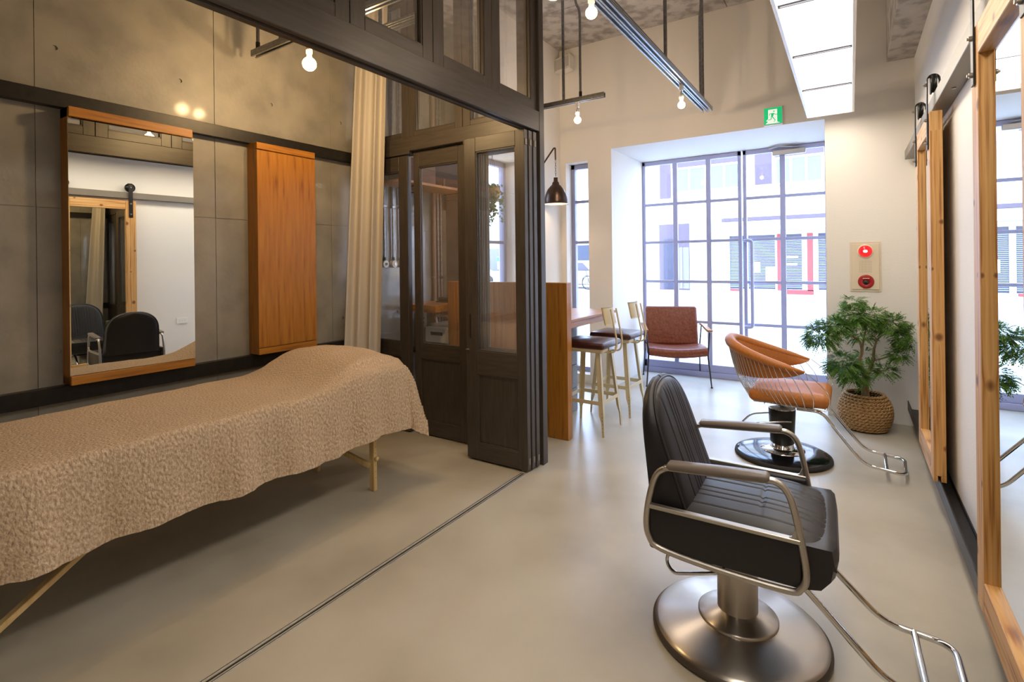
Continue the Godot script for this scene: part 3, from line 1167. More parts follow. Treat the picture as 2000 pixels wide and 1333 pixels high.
# frame: z0 is the near end, it runs w towards -z
func sliding_mirror(z0: float, w: float, label: String) -> void:
	var o := thing("sliding_mirror", label, "mirror", Vector3(0, 0, z0), 0.0, "sliding mirrors on the hanging rail")
	var xa := 0.345
	var xb := 0.397
	var y0 := 0.195
	var y1 := 2.1
	var fw := 0.1
	for e in [[-fw, 0.0], [-w, -w + fw]]:
		var st := S()
		# stile with the groove for the fin cut out of its foot
		bx(st, xa, xb, y0 + 0.03, y1, e[0], e[1], 0.002)
		bx(st, xa, 0.363, y0, y0 + 0.03, e[0], e[1], 0.0015)
		bx(st, 0.375, xb, y0, y0 + 0.03, e[0], e[1], 0.0015)
		part(o, "stile", st, M.pine_v)
	var st := S()
	bx(st, xa, xb, y1 - fw, y1, -w + fw, -fw, 0.002)
	part(o, "top_rail", st, M.pine_z)
	st = S()
	bx(st, xa, xb, y0 + 0.03, y0 + fw + 0.01, -w + fw, -fw, 0.002)
	bx(st, xa, 0.363, y0, y0 + 0.03, -w + fw, -fw, 0.0)
	bx(st, 0.375, xb, y0, y0 + 0.03, -w + fw, -fw, 0.0)
	part(o, "bottom_rail", st, M.pine_z)
	st = S()
	bx(st, 0.366, 0.372, y0 + fw, y1 - fw + 0.01, -w + fw - 0.005, -fw + 0.005, 0.0)
	part(o, "mirror_glass", st, M.mirror)
	st = S()
	bx(st, 0.3725, 0.38, y0 + fw + 0.01, y1 - fw, -w + fw, -fw, 0.0)
	part(o, "backing_board", st, M.pine_v)
	for z in [-0.05, -w + 0.05]:
		st = S()
		# inverted U of flat bar: long leg on the front, short leg behind the wheel
		var c := []
		for k in 13:
			var a := PI * k / 12.0
			c.append(Vector2(0.3665 - 0.0285 * cos(a), 2.27 + 0.03 * sin(a)))
		var inner := []
		for k in 13:
			var a := PI * (12 - k) / 12.0
			inner.append(Vector2(0.3665 - 0.0235 * cos(a), 2.27 + 0.025 * sin(a)))
		var poly := [Vector2(0.338, 1.91)] + c + [Vector2(0.395, 2.215), Vector2(0.39, 2.215)] + inner + [Vector2(0.343, 1.91)]
		prism(st, poly, 0.04, Transform3D(Basis.IDENTITY, Vector3(0, 0, z - 0.02)))
		var sp := part(o, "strap", st, M.black_steel)
		for y in [2.25, 2.065, 1.945]:
			st = S()
			tube(st, [Vector3(0.338, y, z), Vector3(0.33, y, z)], 0.009, 6)
			tube(st, [Vector3(0.33, y, z), Vector3(0.325, y, z)], 0.005, 8)
			part(sp, "bolt", st, M.alu)
		st = S()
		var pr := [Vector2(0, -0.012), Vector2(0.05, -0.012), Vector2(0.05, -0.007), Vector2(0.042, -0.004), Vector2(0.042, 0.004), Vector2(0.05, 0.007), Vector2(0.05, 0.012), Vector2(0, 0.012)]
		lathe(st, pr, Vector3.ZERO, 28)
		var wh := part(sp, "roller_wheel", st, M.black_plastic)
		wh.rotation_degrees.z = 90
		wh.position = Vector3(0.3665, 2.249, z)

# ---------------------------------------------------------------- salon chairs
func pleat(z: float, list: Array, w: float, d: float) -> float:
	var s := 0.0
	for c in list:
		var t: float = (z - c) / w
		s += d * exp(-t * t)
	return s

func black_chair() -> void:
	var o := thing("salon_chair", "black padded salon chair with aluminium arms on a steel disc", "chair", Vector3(-0.355, 0, -2.0), 2.0)
	var st := S()
	lathe(st, [Vector2(0, 0.005), Vector2(0.288, 0.0), Vector2(0.296, 0.008), Vector2(0.296, 0.02), Vector2(0.288, 0.027)], Vector3.ZERO, 72)
	part(o, "base_rim", st, mat("5a5148", 0.45, 0.6))
	st = S()
	lathe_uv(st, [Vector2(0.288, 0.026), Vector2(0.284, 0.032), Vector2(0.276, 0.036), Vector2(0.24, 0.043), Vector2(0.19, 0.053), Vector2(0.13, 0.065), Vector2(0.07, 0.077)], 120)
	part(o, "base_plate", st, M.brushed)
	st = S()
	lathe_uv(st, [Vector2(0.134, 0.064), Vector2(0.134, 0.071), Vector2(0.13, 0.074), Vector2(0.1, 0.083), Vector2(0.075, 0.092), Vector2(0.068, 0.094)], 80)
	part(o, "collar", st, M.brushed)
	st = S()
	lathe_uv(st, [Vector2(0.068, 0.09), Vector2(0.068, 0.2), Vector2(0.068, 0.33), Vector2(0.06, 0.331)], 64)
	part(o, "column", st, M.brushed)
	st = S()
	bx(st, -0.14, 0.16, 0.325, 0.36, -0.13, 0.13, 0.004)
	part(o, "seat_plate", st, M.black_steel)
	st = S()
	tube(st, bend([Vector3(-0.02, 0.31, 0.06), Vector3(-0.02, 0.29, 0.16), Vector3(-0.19, 0.24, 0.16), Vector3(-0.22, 0.27, 0.14), Vector3(-0.19, 0.33, 0.12)], 0.05), 0.0065, 8)
	part(o, "lift_lever", st, M.chrome)
	# seat body, extruded between the arms with soft edges
	var prof := [Vector2(-0.235, 0.43), Vector2(-0.2, 0.378), Vector2(-0.03, 0.36), Vector2(0.22, 0.35), Vector2(0.276, 0.362), Vector2(0.302, 0.395), Vector2(0.312, 0.45), Vector2(0.306, 0.492), Vector2(0.12, 0.492), Vector2(-0.235, 0.492)]
	var hw := 0.238
	st = S()
	grid(st, 60, 12, func(u: float, v: float) -> Vector3:
		var n := prof.size()
		var t := u * n
		var i := int(t) % n
		var q: Vector2 = (prof[i] as Vector2).lerp(prof[(i + 1) % n], t - int(t))
		var c := Vector2(0.03, 0.43)
		var z := (v - 0.5) * 2.0
		var k := 1.0 - 0.05 * pow(absf(z), 12.0)
		q = c + (q - c) * k
		return Vector3(q.x, q.y, -z * hw))
	for e in [-1, 1]:
		st.set_smooth_group(-1)
		var cc := Vector3(0.03, 0.43, e * hw)
		for i in prof.size():
			var a: Vector2 = Vector2(0.03, 0.43) + ((prof[i] as Vector2) - Vector2(0.03, 0.43)) * 0.95
			var b: Vector2 = Vector2(0.03, 0.43) + ((prof[(i + 1) % prof.size()] as Vector2) - Vector2(0.03, 0.43)) * 0.95
			if e > 0: tri(st, cc, Vector3(a.x, a.y, e * hw), Vector3(b.x, b.y, e * hw))
			else: tri(st, cc, Vector3(b.x, b.y, e * hw), Vector3(a.x, a.y, e * hw))
	part(o, "seat_body", st, M.vinyl)
	# pleated cushion
	var gs := [-0.17, -0.105, -0.07, -0.035, 0.035, 0.07, 0.105, 0.17]
	st = S()
	grid(st, 60, 200, func(u: float, v: float) -> Vector3:
		var x := lerpf(-0.19, 0.305, u)
		var z := lerpf(0.236, -0.236, v)
		var ex := pow(absf((x - 0.0575) / 0.2475), 10.0)
		var ez := pow(absf(z / 0.236), 12.0)
		var y := 0.512 + 0.012 * (1.0 - pow(z / 0.236, 2)) - 0.03 * pow(maxf((x - 0.1) / 0.2, 0.0), 2.0) - 0.025 * clampf(ex + ez, 0.0, 1.3)
		y -= pleat(z, gs, 0.0035, 0.005) * (1.0 - ex)
		y -= 0.006 * exp(-pow((x - 0.09) / 0.004, 2.0)) * clampf(1.4 - 1.6 * absf(z) / 0.2, 0.0, 1.0)
		if u == 0.0 or u == 1.0 or v == 0.0 or v == 1.0: y -= 0.02
		return Vector3(x, y, z))
	part(o, "seat_cushion", st, M.vinyl)
	st = S()
	var pip := []
	for k in 41:
		var z := lerpf(0.236, -0.236, k / 40.0)
		pip.append(Vector3(0.303 - 0.03 * pow(absf(z / 0.236), 10.0), 0.471 + 0.01 * (1.0 - pow(z / 0.236, 2)), z))
	tube(st, pip, 0.004, 6)
	part(o, "piping", st, M.vinyl)
	# backrest
	var W := 0.222
	var yb := 0.49
	var yt := 0.893
	var wid := func(t: float) -> float:
		var k := maxf((t - 0.5) / 0.5, 0.0)
		return W * (1.0 - 0.06 * t) * pow(maxf(1.0 - pow(k, 2.8), 0.0), 1.0 / 2.4)
	var xf := func(y: float) -> float: return -0.118 - 0.34 * (y - 0.507)
	var xr := func(y: float) -> float: return -0.262 - 0.11 * (y - 0.532)
	var gz := [-0.135, -0.08, -0.055, -0.03, 0.03, 0.055, 0.08, 0.135]
	st = S()
	grid(st, 160, 64, func(u: float, v: float) -> Vector3:
		var t := 1.0 - pow(1.0 - v, 1.8)
		var y := lerpf(yb, yt, t)
		var s := (u - 0.5) * 2.0
		var z: float = -s * wid.call(t)
		var edge: float = clampf(pow(absf(s), 14.0) + pow(t, 30.0), 0.0, 1.0)
		var x: float = xf.call(y) + 0.014 * (1.0 - s * s) - 0.016 * edge - pleat(z, gz, 0.003, 0.0045) * (1.0 - edge) * clampf((0.985 - t) * 20.0, 0.0, 1.0)
		return Vector3(x, y, z))
	part(o, "backrest_front", st, M.vinyl)
	st = S()
	grid(st, 24, 64, func(u: float, v: float) -> Vector3:
		var t := 1.0 - pow(1.0 - v, 1.8)
		var y := lerpf(yb, yt, t)
		var s := (u - 0.5) * 2.0
		var z: float = s * wid.call(t)
		var edge: float = clampf(pow(absf(s), 6.0) + pow(t, 16.0), 0.0, 1.0)
		return Vector3(xr.call(y) + 0.012 * edge - 0.008 * (1.0 - s * s), y, z))
	for e in [-1, 1]:
		grid(st, 8, 64, func(u: float, v: float) -> Vector3:
			var t := 1.0 - pow(1.0 - v, 1.8)
			var y := lerpf(yb, yt, t)
			var x: float = lerpf(xf.call(y) - 0.016, xr.call(y) + 0.012, u)
			var z: float = wid.call(t) + 0.006 * sin(PI * u)
			return Vector3(x, y + 0.01 * sin(PI * u) * pow(t, 8.0), e * z), e < 0)
	part(o, "backrest_shell", st, M.vinyl)
	st = S()
	var rim := []
	for k in 61:
		var a := k / 60.0
		var t: float
		var sgn := 1.0
		if a < 0.5: t = 1.0 - pow(1.0 - a * 2.0, 1.8)
		else:
			t = 1.0 - pow(1.0 - (1.0 - a) * 2.0, 1.8)
			sgn = -1.0
		var y := lerpf(yb + 0.02, yt, t)
		rim.append(Vector3(xf.call(y) - 0.012, y, sgn * (wid.call(t) + 0.001)))
	tube(st, rim, 0.0045, 6)
	part(o, "piping", st, M.vinyl)
	# arm frames
	for e in [1, -1]:
		var loop := [Vector2(-0.175, 0.652), Vector2(-0.212, 0.625), Vector2(-0.236, 0.555), Vector2(-0.25, 0.465), Vector2(-0.242, 0.405), Vector2(-0.2, 0.373), Vector2(-0.02, 0.355), Vector2(0.175, 0.352), Vector2(0.212, 0.368), Vector2(0.227, 0.408), Vector2(0.217, 0.495), Vector2(0.197, 0.6), Vector2(0.177, 0.652), Vector2(0.145, 0.674), Vector2(0.1, 0.672)]
		var pts := []
		for q in loop: pts.append(Vector3(q.x, q.y, e * 0.262))
		st = S()
		tube(st, curve(pts, 5), 0.0105, 10)
		bar(st, Vector3(-0.19, 0.65, e * 0.262), Vector3(0.11, 0.672, e * 0.262), 0.03, 0.012)
		bar(st, Vector3(-0.24, 0.512, e * 0.262), Vector3(0.214, 0.508, e * 0.262), 0.022, 0.014)
		# web fillets where the cross bar meets the front upright
		prism(st, [Vector2(0.16, 0.502), Vector2(0.214, 0.502), Vector2(0.208, 0.56), Vector2(0.19, 0.52)], 0.008, Transform3D(Basis.IDENTITY, Vector3(0, 0, e * 0.262 - 0.004)))
		var fr := part(o, "arm_frame", st, M.alu)
		st = S()
		pillow(st, Vector3(-0.022, 0.673, e * 0.262), Vector3(0.31, 0.024, 0.05), 0.012, 0.003, 16, Basis(Vector3(0, 0, 1), 0.07))
		part(fr, "arm_pad", st, M.pad)
		st = S()
		pillow(st, Vector3(-0.013, 0.436, e * 0.25), Vector3(0.462, 0.146, 0.024), 0.012, 0.0, 16)
		part(fr, "side_panel", st, M.vinyl)
	# foot rest
	st = S()
	var za := 0.155
	var path := [Vector3(0.1, 0.335, za), Vector3(0.2, 0.335, za), Vector3(0.43, 0.1, za), Vector3(0.62, 0.085, za), Vector3(0.63, 0.085, -za), Vector3(0.44, 0.1, -za), Vector3(0.2, 0.335, -za), Vector3(0.1, 0.335, -za)]
	tube(st, bend(path, 0.06, 7), 0.0105, 12)
	part(o, "foot_rest", st, M.chrome)
	st = S()
	tube(st, [Vector3(0.525, 0.094, za), Vector3(0.525, 0.094, -za)], 0.0105, 12)
	part(o, "foot_bar", st, M.chrome)

func tan_chair() -> void:
	var o := thing("salon_chair", "tan leather salon chair with chrome wire shell on a black base", "chair", Vector3(-0.405, 0, -3.96), 0.0)
	var st := S()
	lathe(st, [Vector2(0, 0.004), Vector2(0.292, 0.0), Vector2(0.3, 0.008), Vector2(0.297, 0.022), Vector2(0.282, 0.03)], Vector3.ZERO, 64)
	part(o, "base_rim", st, M.rubber)
	st = S()
	lathe(st, [Vector2(0.283, 0.029), Vector2(0.27, 0.036), Vector2(0.18, 0.046), Vector2(0.1, 0.05), Vector2(0.05, 0.052)], Vector3.ZERO, 64)
	part(o, "base_plate", st, M.black_gloss)
	st = S()
	lathe(st, [Vector2(0.138, 0.048), Vector2(0.136, 0.054), Vector2(0.08, 0.06), Vector2(0.07, 0.066), Vector2(0.068, 0.1), Vector2(0.05, 0.1)], Vector3.ZERO, 48)
	part(o, "collar", st, M.chrome)
	st = S()
	lathe(st, [Vector2(0.066, 0.095), Vector2(0.074, 0.1), Vector2(0.084, 0.325), Vector2(0.08, 0.335), Vector2(0.0, 0.335)], Vector3.ZERO, 40)
	part(o, "column", st, M.black_plastic)
	st = S()
	lathe(st, [Vector2(0.083, 0.328), Vector2(0.081, 0.34), Vector2(0.03, 0.345), Vector2(0.02, 0.35), Vector2(0.02, 0.385), Vector2(0, 0.385)], Vector3.ZERO, 32)
	part(o, "chrome_cap", st, M.chrome)
	st = S()
	bx(st, -0.16, 0.2, 0.382, 0.396, -0.13, 0.13, 0.003)
	bx(st, 0.1, 0.19, 0.366, 0.384, 0.1, 0.16, 0.003)
	bx(st, 0.1, 0.19, 0.366, 0.384, -0.16, -0.1, 0.003)
	part(o, "mount_plate", st, M.alu)
	st = S()
	tube(st, bend([Vector3(-0.08, 0.29, 0.02), Vector3(-0.19, 0.27, 0.03), Vector3(-0.25, 0.2, 0.03)], 0.04), 0.006, 8)
	part(o, "tilt_lever", st, M.chrome)
	st = S()
	tube(st, bend([Vector3(0.06, 0.26, 0.07), Vector3(0.02, 0.27, 0.12), Vector3(-0.16, 0.24, 0.16)], 0.03), 0.006, 8)
	part(o, "pump_lever", st, M.chrome)
	# shell curves
	var rim := func(t: float) -> Vector3:
		var a := t * PI / 2
		return Vector3(0.16 - 0.5 * pow(cos(a), 0.75), 0.785 - 0.15 * pow(absf(t), 1.5), 0.27 * signf(t) * pow(absf(sin(a)), 0.8))
	var low := func(t: float) -> Vector3:
		var a := t * PI / 2
		return Vector3(0.27 - 0.47 * pow(cos(a), 0.7), 0.405, 0.235 * signf(t) * pow(absf(sin(a)), 0.75))
	st = S()
	var nw := 46
	for i in nw + 1:
		var t := -1.0 + 2.0 * i / nw
		var a: Vector3 = rim.call(t)
		var b: Vector3 = low.call(t)
		var pts := []
		for k in 13:
			var q := k / 12.0
			var p := a.lerp(b, q)
			var outw := Vector3(a.x - 0.05, 0, a.z * 1.2).normalized()
			p += outw * 0.035 * sin(PI * q) * (0.3 + 0.7 * q)
			if absf(t) > 0.85: p += Vector3(0.055 * sin(PI * q) * (absf(t) - 0.85) / 0.15, 0, 0)
			pts.append(p)
		tube(st, pts, 0.0028, 6)
	var bottom := []
	for i in 61: bottom.append(low.call(-1.0 + 2.0 * i / 60.0))
	tube(st, bottom, 0.004, 6)
	bottom = []
	for i in 61: bottom.append((low.call(-1.0 + 2.0 * i / 60.0) as Vector3) * Vector3(0.92, 1, 0.92) + Vector3(0, -0.006, 0))
	tube(st, bottom, 0.004, 6)
	for x in [-0.08, 0.0, 0.08, 0.16, 0.26]:
		tube(st, [Vector3(x, 0.4, -0.235), Vector3(x, 0.4, 0.235)], 0.0028, 6)
	part(o, "wire_shell", st, M.chrome)
	# padded back band
	st = S()
	var band := func(t: float, s: float, inside: bool) -> Vector3:
		var a: Vector3 = rim.call(t)
		var h: float = 0.012 + 0.205 * pow(maxf(cos(t * PI / 2), 0.0), 0.65)
		var inw := Vector3(0.08 - a.x, 0, -a.z * 1.1).normalized()
		var p := a - Vector3(0, h * s, 0)
		p += inw * (0.02 + 0.055 * s * (1.0 - 0.7 * absf(t)))
		if inside: p += inw * (0.028 * pow(maxf(1.0 - s * s, 0.0), 0.5) * pow(maxf(1.0 - pow(t, 6.0), 0.0), 0.5) + 0.003)
		return p
	grid(st, 60, 12, func(u, v): return band.call(u * 2.0 - 1.0, 1.0 - v, true), true)
	grid(st, 60, 12, func(u, v): return band.call(u * 2.0 - 1.0, 1.0 - v, false))
	part(o, "back_pad", st, M.tan)
	st = S()
	var rr := []
	var rp := []
	for i in 61:
		var t := -1.0 + 2.0 * i / 60.0
		var a: Vector3 = rim.call(t)
		var inw := Vector3(0.08 - a.x, 0, -a.z * 1.1).normalized()
		rp.append(a + inw * 0.02)
		rr.append(0.018 + 0.018 * pow(maxf(cos(t * PI / 2), 0.0), 0.5))
	for e in 4:
		rr[e] *= [0.35, 0.7, 0.88, 0.97][e]
		rr[60 - e] *= [0.35, 0.7, 0.88, 0.97][e]
	tube(st, rp, rr, 14)
	part(o, "rolled_rim", st, M.tan)
	st = S()
	pillow(st, Vector3(0.055, 0.448, 0), Vector3(0.47, 0.085, 0.46), 0.04, 0.012, 28)
	part(o, "seat_cushion", st, M.tan)
	st = S()
	var za := 0.15
	var path := [Vector3(0.14, 0.375, za), Vector3(0.24, 0.375, za), Vector3(0.46, 0.085, za), Vector3(0.665, 0.062, za), Vector3(0.68, 0.062, -za), Vector3(0.47, 0.085, -za), Vector3(0.24, 0.375, -za), Vector3(0.14, 0.375, -za)]
	tube(st, bend(path, 0.06, 7), 0.0105, 12)
	part(o, "foot_rest", st, M.chrome)
	st = S()
	tube(st, [Vector3(0.575, 0.073, za), Vector3(0.575, 0.073, -za)], 0.0105, 12)
	part(o, "foot_bar", st, M.chrome)

# ---------------------------------------------------------------- counter and stools
func counter() -> void:
	var o := thing("reception_counter", "teak reception counter with tall end panel", "counter", Vector3(0, 0, 0))
	var st := S()
	bx(st, -2.95, -1.785, 0.0, 1.187, -3.535, -3.46, 0.003)
	part(o, "end_panel", st, M.teak_v)
	st = S()
	bx(st, -2.6, -1.787, 0.88, 0.903, -4.44, -3.535, 0.003)
	part(o, "worktop", st, M.teak_z)
	st = S()
	bx(st, -2.58, -1.8, 0.832, 0.88, -4.42, -3.535, 0.002)
	part(o, "apron", st, M.teak_z)
	o = thing("block_pier", "stacked grey concrete blocks under the counter", "block wall", Vector3(-2.09, 0, 0))
	var src: MeshInstance3D
	for c in 4:
		var zz := [-3.54, -3.74, -4.14, -4.25] if c % 2 == 0 else [-3.54, -3.94, -4.14, -4.25]
		for k in 3:
			st = S()
			bx(st, -0.12, 0.0 - rng.randf() * 0.002, c * 0.208 + 0.003, c * 0.208 + 0.205, zz[k + 1] + 0.002, zz[k] - 0.002, 0.004)
			part(o, "block", st, M.block)

func stools() -> void:
	var g := "cream metal bar stools at the counter"
	var o := thing("bar_stool", "cream bar stool with oxblood seat nearer the door stack", "stool", Vector3(-1.775, 0, -3.85), 0.0, g)
	# local: the sitter faces -x, back rest on +x
	var st := S()
	pillow(st, Vector3(0, 0.69, 0), Vector3(0.385, 0.05, 0.375), 0.024, 0.01, 20)
	part(o, "seat", st, M.seat)
	st = S()
	pillow(st, Vector3(0, 0.656, 0), Vector3(0.35, 0.045, 0.34), 0.02, 0.0, 20)
	part(o, "seat_pan", st, M.cream)
	for sx in [-1, 1]:
		for sz in [-1, 1]:
			st = S()
			var top := Vector3(sx * 0.135, 0.645, sz * 0.13)
			var knee := Vector3(sx * 0.18, 0.16, sz * 0.178)
			var foot := Vector3(sx * 0.188, 0.0, sz * 0.186)
			# angle-iron leg: two flanges meeting at the outer corner, tapering at the foot
			for f in 2:
				var wd := Vector3(-sx, 0, 0) if f == 0 else Vector3(0, 0, -sz)
				var th := Vector3(0, 0, -sz) if f == 0 else Vector3(-sx, 0, 0)
				var ws := [0.034, 0.034, 0.018, 0.016]
				var ps := [top, knee, knee.lerp(foot, 0.35), foot]
				for i in 3:
					var a: Vector3 = ps[i]
					var b: Vector3 = ps[i + 1]
					var q := [a, a + wd * ws[i], b + wd * ws[i + 1], b]
					var r := []
					for p in q: r.append(p + th * 0.004)
					st.set_smooth_group(-1)
					_edge(st, q[0], q[1], q[2], q[3], (a + b) * 0.5 + th * 0.02)
					_edge(st, r[0], r[1], r[2], r[3], (a + b) * 0.5 - th * 0.02)
					_edge(st, q[1], r[1], r[2], q[2], (a + b) * 0.5)
					_edge(st, q[0], r[0], r[3], q[3], (a + b) * 0.5 + wd * 0.1)
			var lg := part(o, "leg", st, M.cream)
			st = S()
			for k in 6:
				var p := knee.lerp(foot, -0.1 + k * 0.17)
				var u := p + Vector3(-sx * 0.009, 0, sz * 0.0004)
				tube(st, [u, u + Vector3(0, 0, sz * 0.0012)], 0.0028, 6)
			part(lg, "rivet_holes", st, M.steel_dark, "", "stuff")
	for s in [-1, 1]:
		st = S()
		bx(st, -0.168, 0.168, 0.235, 0.265, s * 0.166 - 0.003, s * 0.166 + 0.003, 0.001)
		part(o, "foot_ring_bar", st, M.cream)
		st = S()
		bx(st, s * 0.168 - 0.003, s * 0.168 + 0.003, 0.235, 0.265, -0.166, 0.166, 0.001)
		part(o, "foot_ring_bar", st, M.cream)
	# back rest on two bent rods
	for s in [-1, 1]:
		st = S()
		tube(st, bend([Vector3(0.1, 0.632, s * 0.055), Vector3(0.235, 0.632, s * 0.055), Vector3(0.25, 0.72, s * 0.055), Vector3(0.2, 0.97, s * 0.055)], 0.04), 0.007, 10)
		part(o, "back_rod", st, M.cream)
	st = S()
	grid(st, 16, 10, func(u: float, v: float) -> Vector3:
		var z := lerpf(0.105, -0.105, u)
		return Vector3(0.192 + 2.2 * z * z * -1.0 - 0.03 * (v - 0.5), lerpf(0.845, 0.985, v), z))
	grid(st, 16, 10, func(u: float, v: float) -> Vector3:
		var z := lerpf(0.105, -0.105, u)
		return Vector3(0.180 + 2.2 * z * z * -1.0 - 0.03 * (v - 0.5), lerpf(0.845, 0.985, v), z), true)
	for e in [0.0, 1.0]:
		grid(st, 16, 1, func(u: float, v: float) -> Vector3:
			var z := lerpf(0.105, -0.105, u)
			return Vector3(lerpf(0.180, 0.192, v) - 2.2 * z * z - 0.03 * (e - 0.5), lerpf(0.845, 0.985, e), z), e < 0.5)
		grid(st, 1, 10, func(u: float, v: float) -> Vector3:
			var z := lerpf(0.105, -0.105, e)
			return Vector3(lerpf(0.180, 0.192, u) - 2.2 * z * z - 0.03 * (v - 0.5), lerpf(0.845, 0.985, v), z), e > 0.5)
	part(o, "back_rest", st, M.cream)
	st = S()
	bx(st, 0.165, 0.183, 0.642, 0.668, -0.05, 0.05, 0.003)
	part(o, "bracket", st, M.alu)
	var c: Node3D = o.duplicate()
	c.name = numbered("bar_stool")
	add_child(c)
	c.position = Vector3(-1.775, 0, -4.42)
	c.set_meta("label", "cream bar stool with oxblood seat beside the leather armchair")

func armchair() -> void:
	var o := thing("armchair", "brown leather armchair with slim steel legs by the entrance", "armchair", Vector3(-1.648, 0, -5.79), -66.5)
	var st := S()
	grid(st, 24, 30, func(u: float, v: float) -> Vector3:
		var z := lerpf(0.3, -0.3, u)
		var t := v
		var x := lerpf(-0.24, 0.27, t)
		return Vector3(x, 0.40 + 0.03 * t + 0.01 * sin(PI * t) - 0.028 * (1.0 - pow(z / 0.3, 2)) + 0.01 * (-pow(absf(z / 0.3), 10.0)) - 0.012 * pow(t, 12.0), z), true)
	grid(st, 24, 4, func(u: float, v: float) -> Vector3:
		var z := lerpf(0.3, -0.3, u)
		var sag := -0.028 * (1.0 - pow(z / 0.3, 2))
		return Vector3(0.27 + 0.012 * sin(PI * v), lerpf(0.418, 0.335, v) + sag - 0.01 * pow(absf(z / 0.3), 10.0) * (1.0 - v), z), true)
	grid(st, 24, 2, func(u: float, v: float) -> Vector3:
		var z := lerpf(0.3, -0.3, u)
		return Vector3(lerpf(0.27, -0.24, v), 0.335 - 0.028 * (1.0 - pow(z / 0.3, 2)), z), true)
	for e in [-1, 1]:
		grid(st, 12, 2, func(u: float, v: float) -> Vector3:
			var x := lerpf(-0.24, 0.27, u)
			return Vector3(x, lerpf(0.335, 0.39 + 0.03 * u, v), e * 0.3), e < 0)
	part(o, "seat_cushion", st, M.leather)
	st = S()
	var bb := Basis(Vector3(0, 0, 1), 0.2)
	pillow(st, Vector3(-0.27, 0.59, 0), Vector3(0.085, 0.45, 0.58), 0.036, 0.0, 28, bb)
	part(o, "back_cushion", st, M.leather)
	st = S()
	for e in [-1, 1]:
		tube(st, bend([Vector3(0.24, 0.335, e * 0.29), Vector3(0.0, 0.31, e * 0.29), Vector3(-0.24, 0.335, e * 0.29), Vector3(-0.36, 0.78, e * 0.25)], 0.05), 0.009, 8)
	tube(st, curve([Vector3(0.24, 0.335, -0.29), Vector3(0.255, 0.312, 0), Vector3(0.24, 0.335, 0.29)], 8), 0.01, 8)
	tube(st, [Vector3(-0.24, 0.335, -0.29), Vector3(-0.24, 0.335, 0.29)], 0.009, 8)
	part(o, "seat_frame", st, M.steel_dark)
	for e in [-1, 1]:
		st = S()
		tube(st, [Vector3(0.235, 0.58, e * 0.325), Vector3(0.245, 0.33, e * 0.305), Vector3(0.285, 0.006, e * 0.33)], [0.008, 0.01, 0.007], 8)
		lathe(st, [Vector2(0, 0), Vector2(0.012, 0), Vector2(0.012, 0.012), Vector2(0.007, 0.016)], Vector3(0.285, 0, e * 0.33), 10)
		part(o, "leg", st, M.steel_dark)
		st = S()
		tube(st, [Vector3(-0.2, 0.6, e * 0.32), Vector3(-0.22, 0.33, e * 0.3), Vector3(-0.3, 0.006, e * 0.32)], [0.007, 0.009, 0.007], 8)
		lathe(st, [Vector2(0, 0), Vector2(0.012, 0), Vector2(0.012, 0.012), Vector2(0.007, 0.016)], Vector3(-0.3, 0, e * 0.32), 10)
		part(o, "leg", st, M.steel_dark)
		st = S()
		var pr := [Vector2(-0.25, 0.6), Vector2(-0.12, 0.606), Vector2(0.1, 0.585), Vector2(0.2, 0.578), Vector2(0.275, 0.592), Vector2(0.275, 0.606), Vector2(0.18, 0.602), Vector2(0.05, 0.615), Vector2(-0.12, 0.628), Vector2(-0.25, 0.622)]
		prism(st, pr, 0.045, Transform3D(Basis.IDENTITY, Vector3(0, 0, e * 0.328 - 0.0225)))
		part(o, "armrest", st, M.teak_x)

